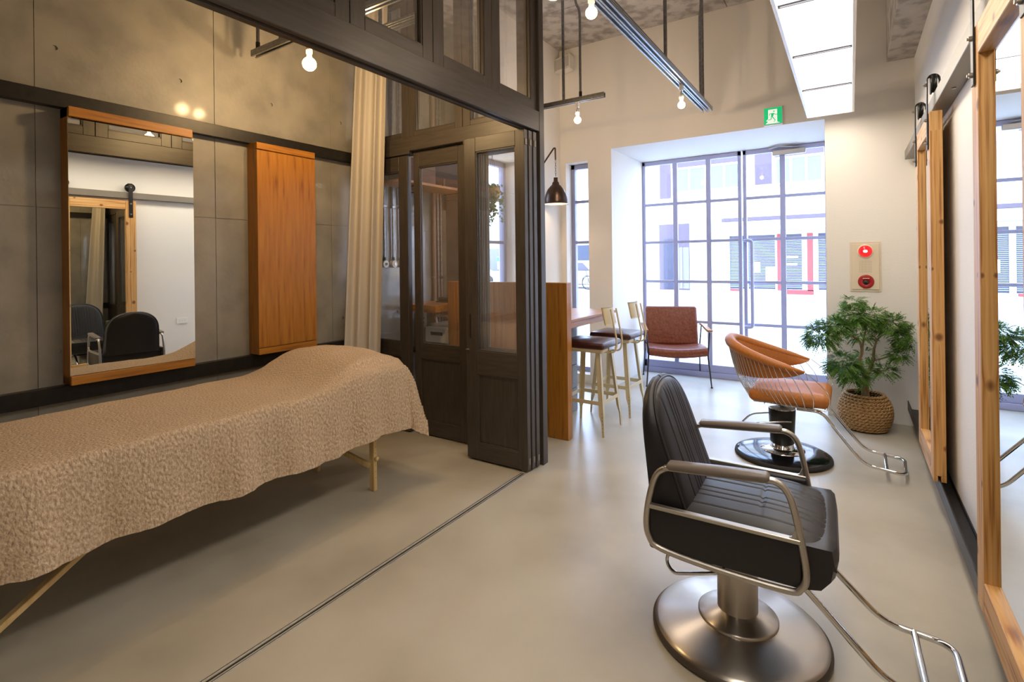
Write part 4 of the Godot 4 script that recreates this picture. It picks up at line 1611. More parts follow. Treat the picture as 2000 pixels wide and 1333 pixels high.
# ---------------------------------------------------------------- tree
func tree() -> void:
	var o := thing("woven_basket", "round woven straw basket pot by white wall", "basket", Vector3(0.08, 0, -4.93))
	var rows := 13
	for i in rows:
		var t := (i + 0.5) / rows
		var y := 0.012 + 0.272 * t
		var r := 0.118 + 0.058 * sin(PI * clampf(0.12 + t * 0.80, 0.0, 1.0))
		if t > 0.82: r -= 0.012 * (t - 0.82) / 0.18
		var st := S()
		# two strands twisted round each other
		for s in 2:
			var pts := []
			var nt := 34
			for k in nt * 4:
				var a := TAU * k / (nt * 4)
				var ph := a * nt * 0.5 + PI * s + i * 1.1
				pts.append(Vector3(cos(a) * (r + 0.0055 * cos(ph)), y + 0.006 * sin(ph), -sin(a) * (r + 0.0055 * cos(ph))))
			tube(st, pts, 0.0075, 5, true)
		part(o, "woven_row", st, M.straw)
	var st := S()
	lathe(st, [Vector2(0, 0.004), Vector2(0.12, 0.006), Vector2(0.165, 0.12), Vector2(0.15, 0.23), Vector2(0.12, 0.28)], Vector3.ZERO, 32)
	part(o, "lining", st, M.soil)
	o = thing("potted_tree", "small bonsai-like tree with feathery green leaves in the basket", "potted plant", Vector3(0.08, 0, -4.93))
	st = S()
	lathe(st, [Vector2(0.135, 0.225), Vector2(0.05, 0.245), Vector2(0, 0.25)], Vector3.ZERO, 24)
	part(o, "soil", st, M.soil)
	# image-plane axes of the photo are close to (0.84, 0, -0.55); branches are laid out in x, y, z
	var R := Vector3(0.836, 0, -0.549)
	var D := Vector3(0.549, 0, 0.836)
	var at := func(r: float, y: float, d: float) -> Vector3: return R * r + D * d + Vector3(0, y, 0)
	var tr := [
		[[0.015, 0.24, 0], [0.0, 0.36, 0.0], [-0.01, 0.43, 0.01], [-0.055, 0.53, 0.02], [-0.03, 0.62, 0.02], [-0.06, 0.7, 0.03], [-0.14, 0.745, 0.05], [-0.23, 0.79, 0.06]], 
		[[0.015, 0.24, 0], [0.01, 0.38, 0.0], [0.05, 0.45, -0.02], [0.09, 0.53, -0.03], [0.10, 0.62, -0.03], [0.13, 0.70, -0.03], [0.21, 0.76, -0.02]],
		[[-0.03, 0.25, 0.02], [-0.04, 0.32, 0.04], [-0.09, 0.39, 0.08], [-0.14, 0.46, 0.1]],
		[[-0.03, 0.62, 0.02], [0.0, 0.72, 0.0], [0.03, 0.82, -0.02], [-0.05, 0.93, 0.0]],
		[[0.10, 0.62, -0.03], [0.06, 0.70, 0.05], [0.02, 0.78, 0.08]],
		[[0.09, 0.53, -0.03], [0.15, 0.57, 0.04], [0.2, 0.6, 0.05]],
		[[0.05, 0.45, -0.02], [0.1, 0.47, 0.07], [0.13, 0.5, 0.1]],
	]
	for b in tr.size():
		st = S()
		var pts := []
		for q in tr[b]: pts.append(at.call(q[0], q[1], q[2]))
		var c := curve(pts, 5)
		var rs := []
		var r0: float = [0.027, 0.023, 0.014, 0.009, 0.008, 0.007, 0.006][b]
		for i in c.size(): rs.append(lerpf(r0, 0.0035, pow(float(i) / (c.size() - 1), 0.8)) * (1.0 + 0.12 * sin(i * 2.1)))
		tube(st, c, rs, 8)
		part(o, "trunk" if b < 2 else "branch", st, M.trunk)
	# clumps: right, up, depth, half width, half height
	var cl := [
		[-0.37, 0.75, 0.05, 0.15, 0.13, 1.7], [-0.25, 0.82, 0.06, 0.13, 0.08, 1.5], [-0.10, 0.88, 0.02, 0.17, 0.09, 1.3], [0.06, 0.88, 0.0, 0.17, 0.09, 1.3], [0.18, 0.82, 0.05, 0.15, 0.1, 1.4], [0.29, 0.73, 0.1, 0.14, 0.12, 1.5],
		[0.36, 0.63, 0.12, 0.07, 0.11, 1.5], [-0.23, 0.53, 0.09, 0.15, 0.1, 1.6], [-0.15, 0.45, 0.1, 0.13, 0.09, 1.4], [-0.03, 0.74, 0.0, 0.11, 0.07, 0.7], [0.04, 0.56, -0.05, 0.08, 0.08, 0.5], [0.21, 0.6, 0.08, 0.07, 0.06, 1.0], [0.13, 0.47, 0.05, 0.08, 0.05, 0.9], [-0.08, 1.0, 0.0, 0.09, 0.05, 1.0]]
	for q in cl:
		st = S()
		st.set_smooth_group(-1)
		var cen: Vector3 = at.call(q[0], q[1], q[2])
		var n := int((60 + 6500 * q[3] * q[4]) * q[5])
		for i in n:
			# a frond: short twig with narrow leaflets drooping outwards
			var a := rng.randf() * TAU
			var h := rng.randf_range(-0.75, 1.0)
			var rad := sqrt(maxf(1.0 - h * h, 0.0)) * sqrt(rng.randf_range(0.35, 1.0))
			var base: Vector3 = cen + R * cos(a) * rad * q[3] * 0.75 + D * sin(a) * rad * q[3] * 0.6 + Vector3(0, h * q[4] * 0.62, 0)
			if base.x > 0.31 or base.z < -0.22: continue
			var dir: Vector3 = (base - cen + Vector3(0, 0.01, 0)).normalized()
			dir = (dir + Vector3(rng.randf_range(-0.5, 0.5), rng.randf_range(-0.9, 0.15), rng.randf_range(-0.5, 0.5))).normalized()
			var side: Vector3 = dir.cross(Vector3.UP).normalized()
			var len := rng.randf_range(0.045, 0.075)
			var g := rng.randf()
			var col := Color(0.05, 0.15, 0.02).lerp(Color(0.17, 0.32, 0.05), g)
			st.set_color(col)
			for k in 7:
				var f := k / 6.0
				var p: Vector3 = base + dir * len * f + Vector3(0, -0.02 * f * f, 0)
				if p.x > 0.325 or p.z < -0.235: continue
				for e in ([-1, 1] if k < 6 else [0]):
					var ld: Vector3 = (dir * 0.75 + side * e * 0.7 + Vector3(0, -0.25, 0)).normalized()
					var wv := ld.cross(Vector3(rng.randf_range(-0.4, 0.4), 1, rng.randf_range(-0.4, 0.4))).normalized() * 0.0038
					var ll := 0.03 * (1.0 - 0.45 * f)
					var m1: Vector3 = p + ld * ll * 0.5
					tri(st, p, m1 + wv, p + ld * ll)
					tri(st, p, p + ld * ll, m1 - wv)
		part(o, "foliage", st, M.leaf, "", "stuff")

# ---------------------------------------------------------------- fittings
func wall_fittings() -> void:
	# fire alarm panel
	var o := thing("fire_alarm_panel", "ivory fire alarm panel with red lamp and push button", "alarm", Vector3(0.1, 1.276, ZB))
	var st := S()
	bx(st, -0.108, 0.108, -0.208, 0.208, 0.0, 0.006, 0.002)
	part(o, "back_plate", st, M.ivory)
	st = S()
	bx(st, -0.094, 0.094, -0.19, 0.19, 0.006, 0.014, 0.004)
	part(o, "cover", st, M.ivory)
	st = S()
	lathe(st, [Vector2(0.056, 0.0), Vector2(0.055, 0.008), Vector2(0.048, 0.01)], Vector3.ZERO, 32)
	var rg := part(o, "lamp_ring", st, M.ivory)
	rg.rotation_degrees.x = 90
	rg.position = Vector3(0.0, 0.128, 0.013)
	st = S()
	lathe(st, [Vector2(0.05, 0.0), Vector2(0.045, 0.014), Vector2(0.03, 0.024), Vector2(0.0, 0.028)], Vector3.ZERO, 32)
	var dm := part(o, "alarm_lamp", st, glow("ff2a2e", 0.75), "glowing red dome lamp")
	(dm.material_override as StandardMaterial3D).albedo_color = Color("d01018")
	(dm.material_override as StandardMaterial3D).roughness = 0.15
	dm.rotation_degrees.x = 90
	dm.position = Vector3(0.0, 0.128, 0.014)
	st = S()
	ball(st, Vector3(0.0, 0.128, 0.037), Vector3(0.018, 0.014, 0.006), 8)
	part(o, "lamp_filament", st, glow("ffd0c8", 4.0))
	st = S()
	for i in 9:
		for j in 10:
			tube(st, [Vector3(-0.04 + i * 0.01, -0.045 + j * 0.01, 0.0135), Vector3(-0.04 + i * 0.01, -0.045 + j * 0.01, 0.0146)], 0.0022, 6)
	part(o, "speaker_grille", st, mat("8d7d63", 0.7), "", "stuff")
	st = S()
	lathe(st, [Vector2(0.057, 0.0), Vector2(0.056, 0.006), Vector2(0.05, 0.009), Vector2(0.026, 0.009), Vector2(0.022, 0.004), Vector2(0, 0.004)], Vector3.ZERO, 36)
	var pb := part(o, "push_station", st, M.red)
	pb.rotation_degrees.x = 90
	pb.position = Vector3(0.003, -0.124, 0.014)
	st = S()
	lathe(st, [Vector2(0.02, 0.0), Vector2(0.019, 0.006), Vector2(0, 0.007)], Vector3.ZERO, 24)
	var bt := part(o, "button", st, M.black_plastic)
	bt.rotation_degrees.x = 90
	bt.position = Vector3(0.003, -0.131, 0.018)
	st = S()
	bx(st, -0.02, 0.026, -0.1, -0.094, 0.0228, 0.0236, 0.0)
	part(o, "print", st, M.ivory)
	# exit sign
	o = thing("exit_sign", "green and white running figure exit sign above the door", "sign", Vector3(-0.573, 2.636, ZB))
	st = S()
	bx(st, -0.077, 0.077, -0.083, 0.08, 0.0, 0.028, 0.003)
	part(o, "sign_box", st, M.porcelain)
	var img := Image.create(128, 128, false, Image.FORMAT_RGB8)
	var gr := Color("12c97e")
	img.fill(gr)
	var poly := func(pts: Array, c: Color) -> void:
		var pv := PackedVector2Array(pts)
		for y in 128:
			for x in 128:
				if Geometry2D.is_point_in_polygon(Vector2(x + 0.5, y + 0.5), pv): img.set_pixel(x, y, c)
	var stroke := func(a: Vector2, b: Vector2, w: float, c: Color) -> void:
		for y in 128:
			for x in 128:
				var q := Vector2(x + 0.5, y + 0.5)
				if q.distance_to(Geometry2D.get_closest_point_to_segment(q, a, b)) < w: img.set_pixel(x, y, c)
	var wh := Color("f6fffb")
	poly.call([Vector2(30, 14), Vector2(94, 14), Vector2(94, 112), Vector2(116, 122), Vector2(10, 122), Vector2(30, 104), Vector2(14, 98), Vector2(30, 84)], wh)
	stroke.call(Vector2(71, 29), Vector2(71, 29.5), 5.5, gr)
	poly.call([Vector2(52, 42), Vector2(72, 42), Vector2(68, 62), Vector2(60, 72), Vector2(50, 70)], gr)
	stroke.call(Vector2(54, 44), Vector2(42, 46), 2.6, gr)
	stroke.call(Vector2(42, 46), Vector2(38, 60), 2.4, gr)
	stroke.call(Vector2(70, 45), Vector2(80, 55), 2.6, gr)
	stroke.call(Vector2(80, 55), Vector2(93, 54), 2.4, gr)
	stroke.call(Vector2(53, 70), Vector2(50, 88), 3.4, gr)
	stroke.call(Vector2(50, 88), Vector2(33, 92), 3.0, gr)
	stroke.call(Vector2(60, 70), Vector2(70, 84), 3.4, gr)
	stroke.call(Vector2(70, 84), Vector2(80, 98), 3.0, gr)
	stroke.call(Vector2(80, 98), Vector2(70, 110), 2.4, gr)
	var tex := ImageTexture.create_from_image(img)
	var sgm := mat("ffffff", 0.4)
	sgm.albedo_texture = tex
	sgm.emission_enabled = true
	sgm.emission = Color.BLACK
	sgm.emission_texture = tex
	sgm.emission_energy_multiplier = 0.5
	var q := QuadMesh.new()
	q.size = Vector2(0.146, 0.15)
	var mi := MeshInstance3D.new()
	mi.name = "sign_face"
	mi.mesh = q
	mi.material_override = sgm
	mi.position = Vector3(0, 0, 0.0285)
	o.add_child(mi)
	# loudspeaker in the ceiling corner
	o = thing("wall_speaker", "small white loudspeaker high in the ceiling corner", "speaker", Vector3(-2.62, 3.53, -5.12), -18.0)
	st = S()
	prism(st, [Vector2(-0.12, 0.0), Vector2(0.12, 0.0), Vector2(0.075, -0.11), Vector2(-0.075, -0.11)], 0.15, Transform3D(Basis(Vector3(1, 0, 0), Vector3(0, 0, 1), Vector3(0, -1, 0)), Vector3(0, 0.075, 0.06)))
	part(o, "cabinet", st, M.plastic)
	st = S()
	bx(st, -0.105, 0.105, -0.055, 0.06, 0.058, 0.066, 0.004)
	part(o, "grille", st, mat("b7b3ad", 0.7))
	st = S()
	bar(st, Vector3(0, 0.07, -0.02), Vector3(0, 0.13, -0.05), 0.05, 0.02)
	part(o, "bracket", st, M.plastic)
	# pendant wall lamp
	o = thing("wall_lamp", "bronze dome lamp hanging by a chain from an iron bracket", "lamp", Vector3(-2.742, 0, -4.74))
	st = S()
	tube(st, bend([Vector3(0.022, 2.14, 0), Vector3(0.022, 2.36, 0), Vector3(0.165, 2.53, 0), Vector3(0.183, 2.53, 0), Vector3(0.185, 2.405, 0)], 0.03), 0.0085, 10)
	part(o, "bracket_arm", st, M.bronze)
	st = S()
	bx(st, 0.0, 0.01, 2.13, 2.36, -0.018, 0.018, 0.002)
	for y in [2.17, 2.31]:
		tube(st, [Vector3(0.005, y, 0), Vector3(0.045, y, 0)], 0.007, 8)
		tube(st, [Vector3(0.02, y - 0.012, 0), Vector3(0.02, y + 0.012, 0)], 0.013, 8)
	part(o, "wall_bracket", st, M.bronze)
	st = S()
	for k in 6:
		var yy := 2.385 - k * 0.027
		var lk := []
		for j in 12:
			var a := TAU * j / 12
			var d := Vector3(cos(a) * 0.007, sin(a) * 0.016, 0)
			if k % 2: d = Vector3(0, d.y, d.x)
			lk.append(Vector3(0.185, yy, 0) + d)
		tube(st, lk, 0.002, 5, true)
	part(o, "chain", st, M.bronze)
	st = S()
	var sh := [Vector2(0.0, 2.222), Vector2(0.022, 2.222), Vector2(0.022, 2.19), Vector2(0.027, 2.178), Vector2(0.038, 2.165), Vector2(0.038, 2.15), Vector2(0.055, 2.135), Vector2(0.085, 2.1), Vector2(0.108, 2.05), Vector2(0.121, 1.99), Vector2(0.124, 1.955), Vector2(0.134, 1.945)]
	sh.reverse()
	lathe(st, sh, Vector3(0.185, 0, 0), 40)
	var shade := part(o, "lamp_shade", st, M.bronze)
	st = S()
	lathe(st, [Vector2(0.0, 2.14), Vector2(0.05, 2.13), Vector2(0.08, 2.098), Vector2(0.104, 2.048), Vector2(0.117, 1.99), Vector2(0.121, 1.955), Vector2(0.131, 1.943), Vector2(0.134, 1.945)], Vector3(0.185, 0, 0), 40)
	part(shade, "shade_lining", st, M.lamp_white)
	st = S()
	ball(st, Vector3(0.185, 2.035, 0), Vector3(0.03, 0.036, 0.03), 12)
	part(o, "lamp_bulb", st, glow("ffe3bd", 8.0))
	lamp(o, "pendant_light", Vector3(0.185, 2.035, 0), "ffe0bd", 0.08, 0.03)
	st = S()
	tube(st, [Vector3(0.006, 2.13, 0), Vector3(0.006, 1.2, 0.004)], 0.003, 6)
	part(o, "flex", st, M.black_plastic)
	# socket plate on the right wall, seen in the mirror
	o = thing("wall_socket", "white socket plate low on the white wall, seen reflected", "socket", Vector3(XR, 0.675, -2.79))
	st = S()
	bx(st, -0.008, 0.0, -0.035, 0.035, -0.06, 0.06, 0.002)
	part(o, "cover_plate", st, M.porcelain)
	st = S()
	for z in [-0.03, 0.0, 0.03]:
		bx(st, -0.0088, -0.008, -0.01, 0.01, z - 0.006, z + 0.006, 0.0)
	part(o, "outlet", st, M.plastic)

func back_office() -> void:
	# conduits down the concrete wall behind the sliding door
	var g := "steel conduits on the concrete wall"
	var lab := ["thin steel conduit ending in a white box, nearest the curtain", "steel conduit ending in a white box, middle of three", "steel conduit ending in a white box, behind the dark stile"]
	var zs := [-3.152, -3.255, -3.348]
	for i in 3:
		var o := thing("conduit", lab[i], "conduit", Vector3(XL + 0.022, 0, zs[i]), 0.0, g)
		var st := S()
		tube(st, [Vector3(0, 1.4, 0), Vector3(0, YC, 0)], 0.011, 12)
		part(o, "pipe", st, M.galv)
		st = S()
		tube(st, [Vector3(0, 1.375, 0), Vector3(0, 1.405, 0)], 0.014, 12)
		part(o, "bushing", st, M.black_plastic)
		st = S()
		tube(st, [Vector3(-0.02, 1.345, 0), Vector3(0.02, 1.345, 0)], 0.032, 18)
		part(o, "junction_box", st, M.plastic)
		st = S()
		tube(st, [Vector3(0.02, 1.345, 0.0), Vector3(0.026, 1.345, 0.0)], 0.012, 12)
		part(o, "cable_gland", st, M.black_plastic if i != 1 else M.alu)
		st = S()
		bx(st, -0.016, 0.014, 1.84, 1.86, -0.018, 0.018, 0.003)
		part(o, "pipe_clip", st, M.galv)
	for i in 3:
		var o := thing("conduit", ["brownish riser pipe behind the sliding door", "tall steel riser seen through the sliding door", "tall steel riser beside the shelf bracket"][i], "conduit", Vector3(XL + 0.03, 0, [-3.787, -3.842, -3.888][i]), 0.0, g)
		var st := S()
		tube(st, [Vector3(0, 0.0, 0), Vector3(0, YC, 0)], [0.019, 0.013, 0.011][i], 14)
		part(o, "pipe", st, M.galv if i else mat("86746a", 0.5, 0.3))
		st = S()
		bx(st, -0.03, 0.014, 1.2, 1.22, -0.02, 0.02, 0.003)
		part(o, "pipe_clip", st, M.galv)
	# shelf with bracket and the things on it
	var o := thing("wall_shelf", "pale wooden shelf on iron brackets behind the sliding door", "shelf", Vector3(XL, 2.03, 0))
	var st := S()
	bx(st, 0.0, 0.32, 0.0, 0.022, -4.0, -3.06, 0.002)
	part(o, "board", st, M.teak_z)
	for z in [-3.3, -3.93]:
		st = S()
		bx(st, 0.045, 0.052, -0.16, 0.0, z - 0.02, z + 0.02, 0.001)
		tube(st, [Vector3(0.05, -0.006, z), Vector3(0.3, -0.006, z)], 0.004, 6)
		tube(st, [Vector3(0.05, -0.07, z), Vector3(0.3, -0.06, z)], 0.004, 6)
		part(o, "bracket", st, M.black_steel)
	o = thing("shelf_box", "brown open box standing on the wall shelf", "box", Vector3(XL + 0.175, 2.053, -3.35))
	st = S()
	bx(st, -0.12, 0.12, 0.0, 0.2, -0.17, 0.17, 0.002)
	part(o, "box_body", st, mat("4c2413", 0.6))
	st = S()
	bx(st, -0.123, 0.123, 0.12, 0.128, -0.173, 0.173, 0.001)
	part(o, "seam_band", st, mat("3a1a0d", 0.6))
	o = thing("monitor", "tilted flat monitor with a glossy screen on the shelf", "monitor", Vector3(XL + 0.2, 2.053, -3.75), 62.0)
	st = S()
	var tb := Basis(Vector3(1, 0, 0), 0.35)
	box(st, Vector3(0, 0.16, 0), Vector3(0.42, 0.27, 0.03), 0.006, tb)
	part(o, "screen_case", st, M.black_plastic)
	st = S()
	box(st, tb * Vector3(0, 0.0, 0.016) + Vector3(0, 0.16, 0), Vector3(0.39, 0.24, 0.002), 0.0, tb)
	part(o, "glossy_panel", st, mat("16264a", 0.05))
	st = S()
	bx(st, -0.1, 0.1, 0.0, 0.012, -0.07, 0.07, 0.003)
	bar(st, Vector3(0, 0.01, -0.03), Vector3(0, 0.1, -0.03), 0.05, 0.02)
	part(o, "stand", st, M.black_plastic)
	# desk
	o = thing("office_desk", "teak desk board behind the reception panel", "desk", Vector3(0, 0, 0))
	st = S()
	bx(st, XL + 0.06, -2.95, 0.925, 0.985, -3.99, -3.3, 0.003)
	part(o, "board", st, M.teak_x)
	st = S()
	bx(st, XL + 0.05, -3.0, 0.0, 0.925, -3.98, -3.95, 0.002)
	part(o, "support_panel", st, M.teak_v)
	st = S()
	bx(st, XL + 0.05, -2.97, 0.56, 0.58, -3.95, -3.34, 0.002)
	for z in [-3.36, -3.93]:
		bx(st, -3.0, -2.975, 0.0, 0.56, z - 0.012, z + 0.012, 0.002)
		bx(st, XL + 0.05, XL + 0.075, 0.0, 0.56, z - 0.012, z + 0.012, 0.002)
	part(o, "lower_shelf", st, M.black_plastic)
	o = thing("tray", "dark tray lying on the teak desk board", "tray", Vector3(-3.1, 0.985, -3.72))
	st = S()
	bx(st, -0.13, 0.13, 0.0, 0.012, -0.1, 0.1, 0.003)
	bx(st, -0.12, 0.1, 0.012, 0.045, -0.08, 0.08, 0.006)
	part(o, "tray_body", st, M.black_plastic)
	o = thing("printer", "white label printer on the shelf under the desk", "printer", Vector3(-3.12, 0.58, -3.62))
	st = S()
	bx(st, -0.13, 0.14, 0.0, 0.03, -0.17, 0.13, 0.004)
	part(o, "base", st, M.black_plastic)
	st = S()
	bx(st, -0.13, 0.14, 0.05, 0.19, -0.17, 0.13, 0.008)
	part(o, "case", st, M.plastic)
	st = S()
	bx(st, -0.1, 0.1, 0.03, 0.05, -0.14, 0.1, 0.0)
	part(o, "plinth", st, M.black_plastic)
	st = S()
	bx(st, -0.06, 0.08, 0.12, 0.15, 0.13, 0.1315, 0.0)
	bx(st, 0.14, 0.1415, 0.12, 0.15, -0.12, 0.03, 0.0)
	part(o, "paper_slot", st, M.black_plastic)
	st = S()
	bx(st, -0.13, 0.16, 0.2, 0.215, -0.18, 0.06, 0.003)
	bx(st, -0.12, 0.13, 0.19, 0.2, -0.16, 0.05, 0.0)
	part(o, "lid", st, M.plastic)
	st = S()
	tube(st, bend([Vector3(-0.1, 0.215, 0.0), Vector3(-0.1, 0.28, 0.02), Vector3(0.05, 0.29, 0.02), Vector3(0.07, 0.215, 0.0)], 0.03), 0.012, 8)
	part(o, "handle", st, M.plastic)
	o = thing("wall_outlet", "cream outlet box on the concrete beside the printer", "outlet", Vector3(XL, 0.81, -3.61))
	st = S()
	bx(st, 0.0, 0.05, -0.07, 0.07, -0.04, 0.04, 0.004)
	part(o, "box_body", st, M.cream)
	st = S()
	for y in [-0.02, 0.02]: bx(st, 0.05, 0.0508, y - 0.008, y + 0.008, -0.004, 0.004, 0.0)
	part(o, "outlet_slot", st, M.black_plastic)
	# hanging ivy before the side window
	o = thing("hanging_ivy", "small ivy trailing from a pot before the side window", "plant", Vector3(-2.93, 0, -4.13))
	st = S()
	lathe(st, [Vector2(0, 1.95), Vector2(0.05, 1.955), Vector2(0.072, 2.0), Vector2(0.075, 2.06), Vector2(0.068, 2.09), Vector2(0.062, 2.06), Vector2(0, 2.055)], Vector3.ZERO, 20)
	part(o, "pot", st, mat("a78a56", 0.8))
	st = S()
	for a in 3:
		var d := Vector3(cos(a * TAU / 3), 0, sin(a * TAU / 3)) * 0.07
		tube(st, [d + Vector3(0, 2.08, 0), Vector3(0, 2.405, 0)], 0.0015, 5)
	part(o, "hanging_cord", st, M.black_steel)
	st = S()
	st.set_smooth_group(-1)
	for v in 22:
		var a := rng.randf() * TAU
		var d := Vector3(cos(a), 0, sin(a))
		var ln := rng.randf_range(0.15, 0.42) if v > 0 else 0.45
		var nl := int(ln * 80)
		for k in nl:
			var f := float(k) / nl
			var p := d * (0.05 + 0.05 * sqrt(f)) + Vector3(rng.randf_range(-0.02, 0.02), 2.1 + 0.03 * sin(PI * minf(f * 4.0, 1.0)) - ln * f, rng.randf_range(-0.02, 0.02))
			var ax := Vector3(rng.randf_range(-1, 1), rng.randf_range(-0.5, 0.5), rng.randf_range(-1, 1)).normalized()
			var ay := ax.cross(Vector3(rng.randf(), rng.randf(), rng.randf())).normalized()
			var s := rng.randf_range(0.014, 0.022)
			st.set_color(Color(0.03, 0.12, 0.03).lerp(Color(0.1, 0.25, 0.06), rng.randf()))
			tri(st, p - ax * s * 0.2, p + ay * s + ax * s * 0.5, p + ax * s * 1.5)
			tri(st, p - ax * s * 0.2, p + ax * s * 1.5, p - ay * s + ax * s * 0.5)
	part(o, "foliage", st, M.leaf, "", "stuff")

# ---------------------------------------------------------------- street
func outside() -> void:
	var o := struct("road", "pale street outside the entrance", "road")
	var st := S()
	bx(st, -40, 25, -0.25, -0.05, -40, -6.36, 0.0)
	part(o, "asphalt", st, M.street)
	# shop building across the street
	var b := thing("shop_building", "pale building across the street with a blinded shop window", "building", Vector3(0, -0.05, -21))
	st = S()
	bx(st, -8.2, 9, 0.0, 12, -6, 0, 0.0)
	part(b, "wall", st, M.facade)
	st = S()
	bx(st, -4.0, 5, 2.43, 2.87, 0.0, 0.7, 0.01)
	part(b, "awning", st, M.facade2)
	st = S()
	bx(st, -4.0, 5, 2.78, 2.92, 0.0, 0.75, 0.01)
	part(b, "awning_edge", st, M.brick)
	var d := Node3D.new()
	d.name = "entry"
	b.add_child(d, true)
	st = S()
	bx(st, -6.55, -5.35, 0.2, 2.85, 0.0, 0.05, 0.0)
	part(d, "porch_panel", st, M.brick)
	st = S()
	bx(st, -6.35, -5.9, 0.25, 2.25, 0.05, 0.09, 0.004)
	part(d, "door_leaf", st, M.shop_dark)
	st = S()
	bx(st, -5.75, -5.36, 0.25, 1.9, 0.05, 0.08, 0.004)
	part(d, "side_panel", st, mat("6f6a78", 0.5))
	st = S()
	tube(st, [Vector3(-5.64, 0.3, 0.12), Vector3(-5.64, 1.9, 0.12)], 0.03, 8)
	part(d, "hand_rail", st, M.alu)
	var sw := Node3D.new()
	sw.name = "shop_window"
	b.add_child(sw, true)
	var spans := [[-3.85, -3.35], [-3.2, -2.3], [-1.95, -1.45], [-0.95, 0.6], [0.8, 2.6]]
	for k in spans.size():
		var s: Array = spans[k]
		st = S()
		bx(st, s[0], s[1], 0.3, 2.28, 0.0, 0.03, 0.0)
		part(sw, "dark_pane", st, M.shop_dark)
		st = S()
		var y := 0.36
		while y < 2.1:
			bx(st, s[0] + 0.01, s[1] - 0.01, y, y + 0.02, 0.03, 0.05, 0.0)
			y += 0.058
		part(sw, "blind_slats", st, M.blind, "", "stuff")
		st = S()
		bx(st, s[0] - 0.04, s[0], 0.28, 2.3, 0.0, 0.08, 0.0)
		bx(st, s[1], s[1] + 0.04, 0.28, 2.3, 0.0, 0.08, 0.0)
		part(sw, "window_frame", st, M.facade)
	for x in [-2.14, -1.2, 3.0]:
		st = S()
		bx(st, x - 0.09, x + 0.09, 0.25, 2.3, 0.0, 0.06, 0.0)
		part(sw, "red_post", st, M.shop_red)
	st = S()
	bx(st, -2.0, -1.1, 0.12, 0.28, 0.0, 0.06, 0.0)
	bx(st, -3.85, -3.4, 0.2, 0.28, 0.0, 0.06, 0.0)
	part(sw, "red_sill", st, M.shop_red)
	for p in [[-1.93, 1.42, 0.36, 0.07], [-1.93, 1.16, 0.33, 0.07], [-0.7, 1.36, 0.28, 0.14], [-2.62, 0.5, 0.34, 0.6], [-3.0, 0.9, 0.2, 0.4]]:
		st = S()
		bx(st, p[0], p[0] + p[2], p[1], p[1] + p[3], 0.05, 0.06, 0.0)
		part(sw, "notice", st, M.facade)
	st = S()
	bx(st, -0.62, -0.2, 0.35, 1.15, 0.05, 0.06, 0.0)
	part(sw, "pink_poster", st, mat("e07a80", 0.7))
	for w in [[-5.95, -4.7, 4.15, 5.0, 2], [-4.55, -3.5, 4.15, 5.0, 2], [-2.25, -0.8, 4.15, 5.0, 3], [0.4, 2.2, 4.15, 5.0, 3]]:
		var n := Node3D.new()
		n.name = "upper_window"
		b.add_child(n, true)
		st = S()
		bx(st, w[0], w[1], w[2], w[3], 0.0, 0.02, 0.0)
		part(n, "pane", st, mat("5f7392", 0.2))
		st = S()
		bx(st, w[0] - 0.06, w[1] + 0.06, w[3], w[3] + 0.08, 0.0, 0.06, 0.0)
		bx(st, w[0] - 0.06, w[1] + 0.06, w[2] - 0.08, w[2], 0.0, 0.06, 0.0)
		for i in w[4] + 1:
			var x: float = lerpf(w[0], w[1], float(i) / w[4])
			bx(st, x - 0.04, x + 0.04, w[2], w[3], 0.0, 0.05, 0.0)
		part(n, "window_frame", st, M.facade)
		st = S()
		bx(st, w[0] - 0.05, w[1] + 0.05, 5.1, 5.35, 0.0, 0.03, 0.0)
		part(n, "lintel_band", st, M.brick)
	for w in [[-6.5, -6.06], [-2.95, -2.38]]:
		st = S()
		bx(st, w[0], w[1], 3.9 if w[0] < -4 else 4.15, 5.4, 0.0, 0.05, 0.0)
		part(b, "brick_panel", st, M.brick)
	st = S()
	for k in 7:
		bx(st, -6.75 + k * 0.12, -6.72 + k * 0.12, 3.2, 3.65, 0.1, 0.13, 0.0)
	bx(st, -6.8, -6.0, 3.63, 3.68, 0.08, 0.15, 0.0)
	part(b, "balcony_rail", st, M.facade2)
	# yard to the left of it
	b = thing("rear_building", "white building behind the car park", "building", Vector3(0, -0.05, -29))
	st = S()
	bx(st, -30, -8.5, 0.0, 4.6, -6, 0, 0.0)
	part(b, "wall", st, M.facade)
	st = S()
	bx(st, -13.6, -12.4, 2.9, 3.9, 0.0, 0.05, 0.0)
	part(b, "window_pane", st, mat("b8c6cc", 0.3))
	b = thing("yard_wall", "slate grey yard wall behind the parked car", "wall", Vector3(0, -0.05, -28))
	st = S()
	bx(st, -16.5, -8.6, 0.0, 2.35, -0.2, 0, 0.0)
	part(b, "slate_face", st, M.slate)
	st = S()
	bx(st, -28, -16.5, 0.0, 2.3, -0.2, 0, 0.0)
	part(b, "pebble_face", st, M.pebble)
	b = thing("green_sign", "small green parking sign seen through the side window", "sign", Vector3(-18.75, -0.05, -27.2))
	st = S()
	bx(st, -0.22, 0.22, 0.95, 1.75, 0.0, 0.04, 0.0)
	part(b, "sign_board", st, M.facade)
	st = S()
	bx(st, -0.22, 0.22, 1.45, 1.7, 0.04, 0.045, 0.0)
	part(b, "green_band", st, mat("1e9a6a", 0.5))
	st = S()
	tube(st, [Vector3(0, 0, 0.0), Vector3(0, 1.0, 0)], 0.03, 8)
	part(b, "post", st, M.alu)
	b = thing("parked_car", "white parked car seen through the narrow window", "car", Vector3(-11.9, -0.05, -24.6), 0.0)
	car(b)
